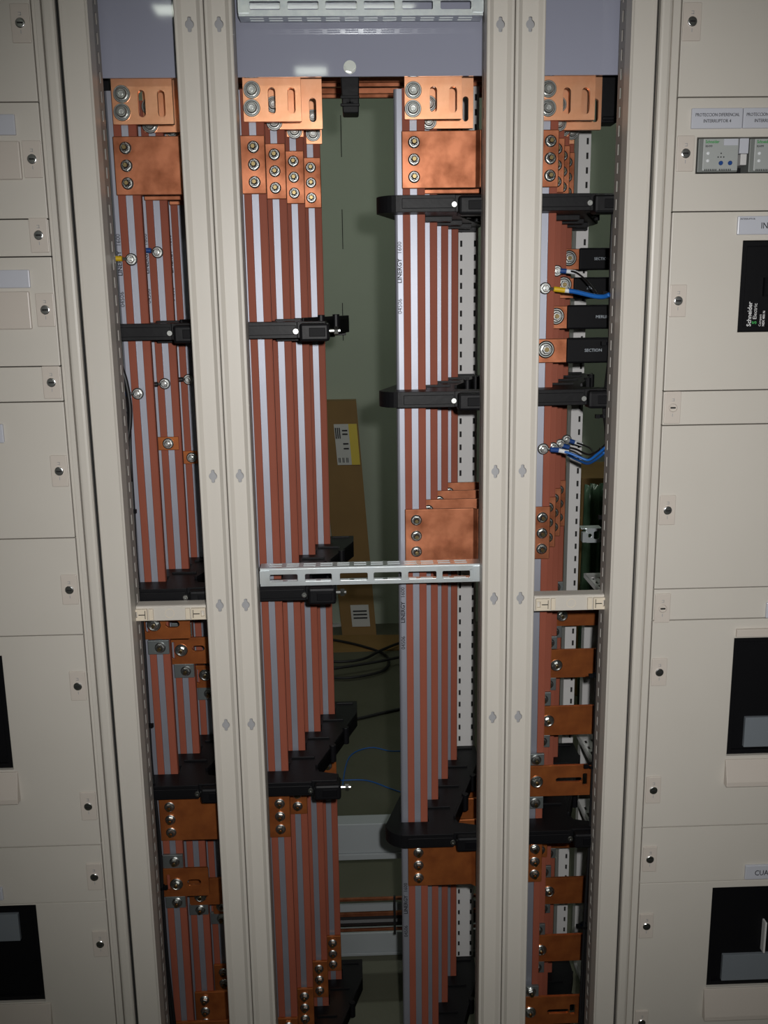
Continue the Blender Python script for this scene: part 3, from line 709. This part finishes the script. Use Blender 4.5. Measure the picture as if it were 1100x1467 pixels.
# tap bars with clamps
def tap(s, i, x0, x1, y0, y1, bp, label, slots=(), keys=(), mt='copper_dull'):
    Y = bY(i)-8
    X0, X1 = bX(s,i)-16, aX(x1, (y0+y1)/2, Y)
    if x0 is not None: X0 = aX(x0, (y0+y1)/2, Y)
    xm = (x0 or x1-40)*.5+x1*.5; za, zb_ = aZ(xm, y1, Y), aZ(xm, y0, Y)
    o = empty('tap_bar', ((X0+X1)/2, Y, za), label, 'tap bar', 'copper tap bars on the ' + ('left' if s == 'L' else 'right') + ' busbars')
    hol = []
    for a, b_, c, d in slots:
        A, B, Zc_, Zd = rect(a, b_, c, d, Y); hol.append(obround(A, B, Zc_, Zd) if abs(c-a) > 9 else rrc(A, B, Zc_, Zd, 2))
    plate_mesh(X0, X1, za, zb_, Y, Y+5, hol, 3).build('plate', mt, o, bevel=1.2)
    if bp: bolt('big', at(*bp, Y), o, sc=.82)
    # folded lips along top and bottom
    MB().box(X0+38, X1-1, Y+5, Y+13, za+.5, za+3.5).build('folded_lip', mt, o, bevel=.6)
    return o
def clamp(s, i, y0, y1, label, xr=None):
    Y = bY(i)-6; X0, X1 = bX(s,i)-17, bX(s,i)+17
    xm = {'L': 250, 'R': 790}[s]; za, zb_ = aZ(xm, y1, Y), aZ(xm, y0, Y)
    o = empty('steel_clamp', ((X0+X1)/2, Y, za), label, 'clamp', 'grey steel clamps on the ' + ('left' if s == 'L' else 'right') + ' busbars')
    MB().box(X0, X1, Y, Y+5.7, za, zb_).build('plate', 'steel_clamp', o, bevel=.8)
    bolt('nut', (bX(s,i)+3, Y, (za+zb_)/2), o); return o
tap('L',0,199,272,868,915.5,(220.6,895),'copper tap bar with keyhole just below the left beige rail',[(237,890,257,899),(208,884,214,906)])
tap('L',1,242.5,318,913.5,951,(259.7,931.6),'copper tap bar with keyhole on the second left busbar, upper group',[(275,925,293,933),(246,920,251,944)])
tap('L',2,279,330,953.5,985,(294,967),'copper tap bar on the third left busbar, upper group',[(282,959,286,979)])
clamp('L',0,851,866,'steel clamp half hidden above the left beige rail'); clamp('L',0,917,937,'steel clamp under the highest left tap bar')
clamp('L',1,893,912.5,'steel clamp on the second left busbar just below the beige rail'); clamp('L',1,951.5,971.5,'steel clamp under the second left tap bar')
clamp('L',2,985.5,1004,'steel clamp under the third left tap bar of the upper group')
tap('L',0,231,299,1244.5,1284,(253,1266.6),'copper tap bar with keyhole on the front left busbar, lower group',[(268,1260,288,1268),(239,1253,244,1276)])
tap('L',1,271,335,1259,1296,(287,1284),'copper tap bar on the second left busbar, lower group')
tap('L',2,305,345,1276,1309,(318,1298),'copper tap bar on the third left busbar, lower group')
clamp('L',0,1225,1244,'steel clamp above the lower front left tap bar'); clamp('L',0,1284.5,1301,'steel clamp below the lower front left tap bar')
clamp('L',1,1296.5,1312,'steel clamp below the second tap bar of the lower left group'); clamp('L',2,1309.5,1326,'steel clamp below the third tap bar of the lower left group')
RT_ = ((3,803,860,866,896,(805,882)),(2,794,857.5,930,970,(797,953)),(1,782,853.5,1011,1052,(785,1032.7)))
for i, x0, x1, y0, y1, bp in RT_: tap('R',i,None,x1,y0,y1,bp,f'dark copper tap bar from the {NTH[i]} right busbar, upper group')
tap('R',0,None,855.5,1096,1139,(768.7,1120),'copper tap bar with a T shaped slot from the front right busbar, upper group',[(796,1114,834,1120.5),(834.5,1108,841,1125)])
for i, y0, y1, w in ((3,834,849,'above the highest tap bar'),(3,896.7,914,'below the highest tap bar'),(2,912,930,'above the second tap bar'),(2,971,989,'below the second tap bar'),(1,992,1011,'above the third tap bar'),(1,1053,1070.5,'below the third tap bar'),(0,1079.7,1096,'above the T slot tap bar'),(0,1141,1158,'below the T slot tap bar')):
    clamp('R', i, y0, y1, f'steel clamp {w} of the upper right group')
tap('R',3,None,848,1180,1214,(793,1190),'dark copper tap bar behind the third right support')
tap('R',2,None,845.5,1257,1294,(786,1277),'dark copper tap bar in front of the white rear panel, lower right group')
tap('R',1,None,842.7,1339,1376,(774.5,1361),'dark copper tap bar from the second right busbar near the bottom')
tap('R',0,None,834.5,1427,1466,(759,1450),'copper tap bar with slot at the bottom edge of the right bay',[(783.6,1446,815,1452),(816,1439,823.6,1453)])
for i, y0, y1, w in ((3,1215.5,1229.5,'below the tap bar behind the third support'),(2,1241,1257,'above the tap bar before the white rear panel'),(2,1294.5,1308,'below the tap bar before the white rear panel'),(1,1324,1339,'above the second lowest tap bar'),(1,1377,1393,'below the second lowest tap bar'),(0,1412,1427,'above the lowest tap bar')):
    clamp('R', i, y0, y1, f'steel clamp {w}, lower right bay')

# insulated flexible bars
FLX = ((3,829,877,355,387,(814.5,370),'SECTION',850,'highest'),(2,821,874,397,428,(807,408),'32x',839,'second'),(1,811.7,873,436.6,471.5,(796,453),'MERLIN',852,'third'),(0,811,873,483.5,520,(781.4,500.6),'SECTION',836,'lowest'))
for i, x0, x1, y0, y1, bp, tx, txx, w in FLX:
    Y = bY(i)-9; ym = (y0+y1)/2
    Xa, Xb = aX(x0,ym,Y), aX(x1,ym,Y)+6; za, zb_ = aZ((x0+x1)/2,y1,Y), aZ((x0+x1)/2,y0,Y)
    o = empty('flexible_bar', ((Xa+Xb)/2, Y, za), f'black sleeved flexible copper bar, {w} of the four in the right bay', 'flexible bar', 'black sleeved flexible bars')
    MB().box(Xa, Xb, Y-5, Y+6, za, zb_).build('sleeve', 'black_sleeve', o, bevel=3)
    MB().box(bX('R',i)-16, Xa+6, Y-.5, Y+8.4, za+1.2, zb_-1.2).build('copper_end', 'copper', o, bevel=1)
    bolt('big', (aX(*bp,Y), Y-.5, aZ(*bp,Y)), o)
    text('printed_text', tx, aX(txx,ym,Y), Y-5.3, (za+zb_)/2, 6.6, 'pale_ink', o, squash=1.0)

# wire lugs
def lug(i, s, bp, la, lb, m, wire, wm, wr, label, mark=None, ring='zinc'):
    Y = bY(i)-3; q = at(*bp, Y); a, c = at(*la, Y-4), at(*lb, Y-4)
    o = empty('wire_lug', q, label, 'wire lug', 'ring lugs with wires')
    b = MB().cyl((q.x,Y+2.6,q.z), (0,-1,0), 7.5, 2.2, 18); d = (a-q); d.y = 0; b.tube([(q.x,Y+1,q.z), (a.x,Y-2,a.z)], 2.6, 8, 0); b.build('ring', 'zinc', o)
    MB().tube([a, c], 4.0, 12, 0).build('sleeve', m, o)
    bolt('stud', (q.x, Y+.3, q.z), o)
    if mark:
        e, f = at(*mark[0], Y-6), at(*mark[1], Y-6); MB().tube([e, f], 3.4, 10, 0).build('marker', 'white_marker', o)
    P = [c]+[at(x, y, Y_) for x, y, Y_ in wire]
    MB().tube(P, wr, 8, 6).build('wire', wm, o, smooth=True); return o
lug(0,'L',(188.3,371.7),(175,370.6),(160,370.2),'yellow',[(157,371,80),(150,372,70)],'blue_wire',2.4,'yellow sleeved ring lug at the top of the front left busbar')
lug(1,'L',(225.7,361.5),(216.5,359),(205.5,358.6),'blue',[(200,359,170),(195,360,165)],'black_rubber',1.6,'blue ring lug at the top of the second left busbar')
lug(0,'L',(197.5,564),(187,564.5),(179,564.5),'blue',[(176,562,95),(168,560,80),(160,559,70)],'black_rubber',1.8,'blue ring lug below the highest left support on the front busbar')
lug(1,'L',(236,549.6),(226,550.5),(216.5,551),'black_rubber',[(210,552,172),(202,554,168)],'black_rubber',1.8,'black ring lug below the highest left support on the second busbar')
lug(2,'L',(270,543.5),(262,543.5),(252.5,544),'black_rubber',[(247,545,248),(240,547,243)],'black_rubber',1.8,'black ring lug below the highest left support on the third busbar')
lug(0,'R',(780.8,413),(793,414),(810,416),'yellow',[(824,418,100),(850,424,85),(864,425,75),(873,422,66)],'blue_wire',3.6,'yellow ring lug with thick blue wire on the front right busbar',((809,416),(824,418)))
lug(1,'R',(797.4,388),(801,388),(812,388.5),'blue',[(824,390,170),(838,400,140),(848,411,110),(856,421,80)],'black_rubber',1.5,'blue ring lug with thin black wire on the second right busbar',((811,388.5),(824,390)))
lug(0,'R',(778,643),(788,644),(801,645),'blue',[(815,649,100),(830,655,95),(843,659,90),(855,651,80),(867,641,66)],'blue_wire',2.2,'blue ring lug with blue wire on the front right busbar',((800,645),(814,648)))
lug(1,'R',(792,641),(800,644),(806,646),'blue',[(816,653,178),(830,660,150),(842,664,122),(854,658,92),(866,648,70)],'blue_wire',2.2,'blue ring lug mostly behind the front right one',None)
lug(2,'R',(802.4,636),(805,638),(815,641),'blue',[(826,644,245),(836,649,225),(846,651,180),(858,645,110),(867,637,80)],'black_rubber',1.8,'blue ring lug on the third right busbar in the wire fan',None)
lug(3,'R',(811.6,629.7),(815,631),(824,634),'blue',[(834,637,310),(846,643,270),(849,651,230),(843,657,190),(853,652,110),(866,642,74)],'black_rubber',1.6,'highest blue ring lug of the fan with looping black wire',((823,633.5),(834,637)))

# ================================================================ CROSS RAILS
def beige_rail(x0, x1, y0, y1, label):
    Y = 34; X0, X1, Za, Zb = rect(x0, y0, x1, y1, Y); h = Zb-Za
    o = empty('mounting_rail', ((X0+X1)/2, Y, Za), label, 'rail', 'beige mounting rails')
    MB().prism([(Y,Za),(Y,Zb),(Y+3,Zb+1),(Y+26,Zb+1),(Y+26,Zb-2),(Y+4,Zb-2),(Y+4,Za)], X0, X1, 'x').build('rail_body', 'beige', o, bevel=.8)
    w = X1-X0
    for sg in (0, 1):
        def U(t): return X0+t if sg == 0 else X1-t
        a, b_ = sorted((U(2), U(24)))
        MB().holed([rc(a, b_, Za+2, Zb-3), rc(*sorted((U(4), U(9))), Za+7, Zb-7)], Y-5, Y+.5, 'y').build('clip', 'beige_clip', o, bevel=.6)
        a, b_ = sorted((U(26), U(33))); MB().box(a, b_, Y-4, Y+.5, Za+2, Zb-3).build('clip_tongue', 'beige_clip', o, bevel=.8)
        m = MB(); a, b_ = sorted((U(11), U(21))); m.box(a, b_, Y-5.6, Y-4.8, (Za+Zb)/2-.6, (Za+Zb)/2+.6); a, b_ = sorted((U(20.5), U(21.3))); m.box(a, b_, Y-5.6, Y-4.8, Za+5, Zb-5); m.build('clip_slit', 'black_slot', o)
    MB().holed([circle((X0+X1)/2, (Za+Zb)/2, 7.2), circle((X0+X1)/2, (Za+Zb)/2, 6.6)], Y-.6, Y+.2, 'y').build('knockout_ring', 'beige_clip', o)
    return o
beige_rail(189, 297, 868.5, 889, 'beige clip rail across the left narrow bay')
beige_rail(765, 871, 853.5, 874.5, 'beige clip rail across the right narrow bay')

def perforated_rail(x0, x1, yt, yb, wins, wy, Y, label, slant=0, ybot_more=0):
    xm = (x0+x1)/2; X0, X1 = aX(x0,(yt+yb)/2,Y), aX(x1,(yt+yb)/2,Y); Zb, Za = aZ(xm,yt,Y), aZ(xm,yb,Y)
    o = empty('galvanised_rail', ((X0+X1)/2, Y, Za), label, 'rail', 'galvanised perforated rails')
    hol = []
    for a, c in wins:
        hol.append(rrc(aX(a,(wy[0]+wy[1])/2,Y), aX(c,(wy[0]+wy[1])/2,Y), aZ(xm,wy[1],Y), aZ(xm,wy[0],Y), 2))
    MB().holed([rc(X0,X1,Za,Zb)]+hol, Y, Y+2, 'y').build('web', 'galvanised', o, bevel=.5)
    for z0, z1, nm in ((Zb-.2, Zb+1.8, 'upper_flange'), (Za-1.8, Za+.2, 'lower_flange')):
        L = [rc(X0, X1, Y, Y+28)]
        n = int((X1-X0-20)//26)
        for k in range(n): L.append(rc(X0+14+k*26, X0+33+k*26, Y+7, Y+13)); L.append(rc(X0+14+k*26, X0+33+k*26, Y+18, Y+24))
        MB().holed(L, z0, z1, 'z').build(nm, 'galvanised', o)
    for a, c in ((X0-.5, X0+14), (X1-14, X1+.5)): MB().box(a, c, Y-1.5, Y, Za+2, Zb-2).build('end_lug', 'galvanised', o)
    return o
perforated_rail(372.5, 690, 812.5, 835, [(386.6,426),(437,475),(487,526.5),(535.5,575),(585,625),(634,673)], (820.5,830.5), 36, 'galvanised perforated rail across the middle bay at mid height')
perforated_rail(341, 692, -6, 20.5, [(357,401),(411.6,456),(466,511),(521,565.5),(576,620),(631,675)], (1,13.5), 34, 'galvanised perforated rail at the top edge of the middle bay')

# ================================================================ REAR FRAME
def slotted_upright(xa, xb, yref, Y, ztop, zbot, label, both):
    X0, X1 = aX(xa,yref,Y), aX(xb,yref,Y); z = ztop-14; hs = []
    while z > zbot+20: hs.append((z-12, z-1)); z -= 25
    cols = [(X0, X0+3, []), (X0+3, X0+7, hs if both else []), (X0+7, X1-8, []), (X1-8, X1-4, hs), (X1-4, X1, [])]
    b = MB(); strip(b, cols, zbot, ztop, lambda u0, u1, a, c: b.box(u0, u1, Y, Y+2, a, c))
    b.m(1).box(X0+1.6, X1-1.6, Y+14, Y+16, zbot, ztop); b.m(0).box(X0, X0+1.6, Y+2, Y+30, zbot, ztop).box(X1-1.6, X1, Y+2, Y+30, zbot, ztop)
    return tag(b.build('rear_upright', ['white_enamel', 'black_slot'], base=((X0+X1)/2, Y+10, zbot)), label, 'upright', 'white slotted rear uprights')
YU = 425
slotted_upright(656.5, 684.5, 420, YU, 1990, 60, 'white slotted rear upright right of the middle bay busbars', True)
slotted_upright(818, 834.5, 600, YU, 1990, 60, 'white slotted rear upright behind the right bay busbars', False)
# depth rails on the right, running from the rear upright to the front post
def depth_rail(pa, pb, label, hgt=26):
    a, c = at(*pa), at(*pb); b = MB(); x = (a.x+c.x)/2; L = [rc(a.y, c.y, a.z-hgt, a.z)] if a.y < c.y else [rc(c.y, a.y, a.z-hgt, a.z)]
    lo, hi = sorted((a.y, c.y)); y = lo+18
    while y < hi-24: L.append(rc(y, y+14, a.z-hgt+8, a.z-hgt+14)); y += 26
    b.holed(L, x-1, x+1, 'x')
    T = [rc(x-22, x+1, lo, hi)]; y = lo+18
    while y < hi-24: T.append(rc(x-16, x-9, y, y+14)); y += 26
    b.holed(T, a.z, a.z+2, 'z')
    return tag(b.build('depth_rail', 'white_enamel'), label, 'rail', 'slotted side rails in the right bay')
for (xa, ya), w in (((836,822),'highest'),((826,1052),'second'),((826,1146),'third'),((822,1378),'lowest')):
    xw = aX(xa, ya, YU-10); z = aZ(xa, ya, YU-10)
    class _P: pass
    b = MB(); lo, hi = 70, YU-6; hgt = 20
    T = [rc(xw+2, xw+34, lo, hi)]; y = lo+18
    while y < hi-24: T.append(rc(xw+8, xw+13, y, y+15)); T.append(rc(xw+22, xw+27, y, y+15)); y += 26
    b.holed(T, z-2, z, 'z'); b.box(xw+33, xw+35, lo, hi, z-hgt, z); b.box(xw+1, xw+3, lo, hi, z-8, z)
    tag(b.build('depth_rail', 'white_enamel'), f'white slotted side rail running back in the right bay, {w} of four', 'rail', 'slotted side rails in the right bay')
# white rear panel in the lower right bay
YRP = 520
X0 = aX(833, 950, YRP); X1 = X0+120; z1 = aZ(845, 870, YRP); z2 = aZ(835, 1352, YRP)
rpn = MB().box(X0, X1, YRP, YRP+3, z2, z1).box(X0-1.5, X0, YRP-20, YRP+3, z2, z1).build('enclosure_sheet', 'white_enamel'); tag(rpn, 'white sheet panel at the back of the lower right bay', 'panel')
q = at(828, 1326, YRP-1)
q = at(831, 1326, YRP-1); MB().lathe((q.x+6, YRP, q.z), (0,-1,0), [(0,0),(8,0),(8,.6),(0,.6)], 24).build('blue_sticker', 'blue', rpn)
# galvanised bracket in the right bay
Y = 440; X0, X1, Za, Zb = rect(839, 757, 862, 777.5, Y)
o = empty('steel_bracket', ((X0+X1)/2, Y, Za), 'small bluish steel bracket with two holes in the right bay', 'bracket')
MB().holed([rrc(X0,X1,Za,Zb,3), circle(X0+(X1-X0)*.25,(Za+Zb)/2,4), rrc(X0+(X1-X0)*.5,X0+(X1-X0)*.85,Za+7,Zb-6,3)], Y, Y+3, 'y').build('plate', 'galvanised', o, bevel=.6)
MB().box(X0-9, X0+2, Y-12, Y+3, Za+4, Zb-6).box(X0-9, X1, Y+3, Y+26, Zb-2, Zb).build('foot', 'galvanised', o)
# plastic film hanging behind the right bay
Yf = 1900
b = MB(); n, mrows = 26, 14; V = []
xa, xb = aX(836,760,Yf), aX(900,760,Yf); za, zb_ = 0.5, aZ(850,694,Yf)
for j in range(mrows+1):
    row = []
    for i in range(n+1):
        u, v = i/n, j/mrows; row.append(b.bm.verts.new((xa+(xb-xa)*u, Yf+26*math.sin(u*31+v*2.3)+14*math.sin(u*67+v*5), za+(zb_-za)*v)))
    V.append(row)
for j in range(mrows):
    for i in range(n): b._face([V[j][i], V[j][i+1], V[j+1][i+1], V[j+1][i]])
o = b.build('plastic_sheet', 'plastic_film', smooth=True); tag(o, 'wrinkled greenish plastic sheet behind the right bay', 'plastic sheet')
sm = o.modifiers.new('thick', 'SOLIDIFY'); sm.thickness = .002
X0, X1, Za, Zb = rect(833, 684, 905, 730, 2050); tag(MB().box(X0, X1, 2050, 2400, 0, Zb).build('carton', 'cardboard', bevel=3), 'brown carton standing behind the greenish plastic sheet', 'box')

# rear bottom members in the middle gap
Yp = 590
X0, X1 = aX(380,1200,Yp), aX(690,1200,Yp)
b = MB().box(X0, X1, Yp, Yp+40, aZ(520,1222,Yp), aZ(520,1180.5,Yp)).box(X0, X1, Yp-6, Yp+40, aZ(520,1232,Yp-6), aZ(520,1223.5,Yp-6))
tag(b.build('rear_crossbeam', 'skirting_grey', bevel=1.5), 'grey rear crossbeam across the middle gap above the copper earth bars', 'beam')
tag(MB().box(X0, X1, Yp, Yp+40, 0, aZ(520,1337,Yp)).box(X0, X1, Yp-4, Yp, 0, 8).build('rear_plinth', 'skirting_grey', bevel=1.5), 'grey rear plinth on the floor below the copper earth bars', 'plinth')
for y0, y1, Y, m, lbl, cat in ((1287.5,1291,520,'copper','highest thin copper earth bar in the bottom of the middle gap','earth bar'),(1308,1313,535,'copper','copper earth bar just above the black cable in the middle gap','earth bar'),(1331.5,1334.5,520,'copper','lowest thin copper earth bar, under the black cable in the middle gap','earth bar')):
    tag(MB().box(X0, X1, Y, Y+6, aZ(520,y1,Y), aZ(520,y0,Y)).build('earth_bar', m, bevel=.4), lbl, cat, 'copper earth bars')
tag(MB().box(X0, X1, 560, 566, aZ(520,1307,560), aZ(520,1296,560)).build('rear_strip', 'skirting_grey'), 'pale grey strip between the upper two copper earth bars', 'strip')
za, zb_ = aZ(520,1330,530), aZ(520,1316,530)
tag(MB().tube([(X0,540,(za+zb_)/2),(X1,540,(za+zb_)/2)], (zb_-za)/2, 12, 0).build('earth_cable', 'black_rubber'), 'thick black cable lying between the copper earth bars', 'cable')
q = at(565, 1285, 512); tag(MB().box(q.x-2.5, q.x+2.5, 510, 516, aZ(565,1338,512), aZ(565,1284,512)).build('cable_tie', 'black_rubber'), 'black upright tie strap across the copper earth bars', 'cable tie')

# ================================================================ CABLE BUNDLES
Yc = 64
def bundle(pts, r, label, extra=()):
    o = empty('cable_bundle', at(*pts[-1], Yc), label, 'cable bundle')
    P = [at(x, y, Yc+14) for x, y in pts]
    for k, (dx, dy) in enumerate(((0,0),(r*.8,5),(-r*.7,6))):
        MB().tube([p+Vector((dx,dy+3*math.sin(i*1.3+k),0)) for i, p in enumerate(P)], r*.62, 10).build('cable', 'black_rubber', o, smooth=True)
    return o
cb = bundle([(181,590),(182,650),(187.5,734),(191.5,800),(195.5,850),(200,900),(204.5,960),(209.5,1030),(213.5,1095),(219,1150),(226,1230),(229.5,1290),(237,1380),(248,1475)], 4.2, 'black cable bundle running down beside the left outer post')
MB().tube([at(x,y,82) for x,y in ((164,490),(170,515),(180,545),(186,580),(186,610),(182,640),(187,690))], 3.4, 10).build('cable', 'black_rubber', cb, smooth=True)
MB().tube([at(x,y,88) for x,y in ((165,520),(173,550),(181,590),(182,620),(180,650),(188,700))], 3.4, 10).build('cable', 'black_rubber', cb, smooth=True)
for x, y in ((183,734),(208,1042),(229,1275)):
    p = at(x, y, 70); MB().lathe((p.x,p.y+8,p.z-2), (0,0,1), [(7.5,0),(7.5,4),(6.8,4),(6.8,0),(7.5,0)], 16).box(p.x+4, p.x+12, p.y+4, p.y+9, p.z-3, p.z+3).build('cable_tie', 'black_sleeve', cb)
cr = bundle([(884,290),(880,350),(878,420),(877,500),(873,580),(873,650),(870,720),(867,800),(864,870),(861,930),(858,1000),(855,1060),(851,1130),(848,1210),(843,1300),(838,1390),(833,1480)], 4.4, 'black cable bundle running down beside the right outer post')
MB().tube([at(x,y,90) for x,y in ((876,500),(870,540),(867,570),(866,590),(869,615),(873,650))], 3.6, 10).build('cable', 'black_rubber', cr, smooth=True)
for x, y in ((878,420),(876,492),(867,597),(873,645),(871,742),(857,970),(850,1100),(838,1330)):
    p = at(x, y, 70); MB().lathe((p.x,p.y+8,p.z-2), (0,0,1), [(8,0),(8,4),(7.2,4),(7.2,0),(8,0)], 16).box(p.x-14, p.x-7, p.y+4, p.y+9, p.z-3, p.z+3).build('cable_tie', 'black_sleeve', cr)
# black sheets added behind the front panels to keep the frame gaps dark
tag(MB().box(LX0, XL_panel+30, 90, 92, ZB, ZT).build('dark_backing', 'black_plastic'), 'added dark sheet behind the left front panels', 'sheet')
tag(MB().box(XR_panel-30, RX1, 90, 92, ZB, ZT).build('dark_backing', 'black_plastic'), 'added dark sheet behind the right front panels', 'sheet')

# ================================================================ CAMERA, LIGHT
cam = bpy.data.cameras.new('camera'); co = bpy.data.objects.new('camera', cam); C.objects.link(co)
cam.sensor_fit = 'VERTICAL'; cam.sensor_height = 24; cam.lens = FPX/1467*24; cam.clip_start = .05
R = Matrix((RT, UP, -FW)).transposed().to_4x4(); co.matrix_world = Matrix.Translation(CAMV/1000) @ R
bpy.context.scene.camera = co

fl = bpy.data.lights.new('camera_flash', 'SPOT'); fo = bpy.data.objects.new('camera_flash', fl); C.objects.link(fo)
fl.energy = 72; fl.spot_size = math.radians(88); fl.spot_blend = 1; fl.shadow_soft_size = .012; fl.color = (1, .985, .97)
aim = Matrix.Rotation(math.radians(-3), 4, UP) @ Matrix.Rotation(math.radians(-.8), 4, RT)
fo.matrix_world = Matrix.Translation((CAMV+RT*45+UP*40)/1000) @ aim @ R

w = bpy.data.worlds.new('world'); bpy.context.scene.world = w; w.use_nodes = True
w.node_tree.nodes['Background'].inputs[0].default_value = (.9, 1, .93, 1); w.node_tree.nodes['Background'].inputs[1].default_value = .05
sc = bpy.context.scene
sc.view_settings.view_transform = 'Standard'; sc.view_settings.look = 'None'; sc.view_settings.gamma = 1; sc.view_settings.use_curve_mapping = False
sc.view_settings.exposure = 0
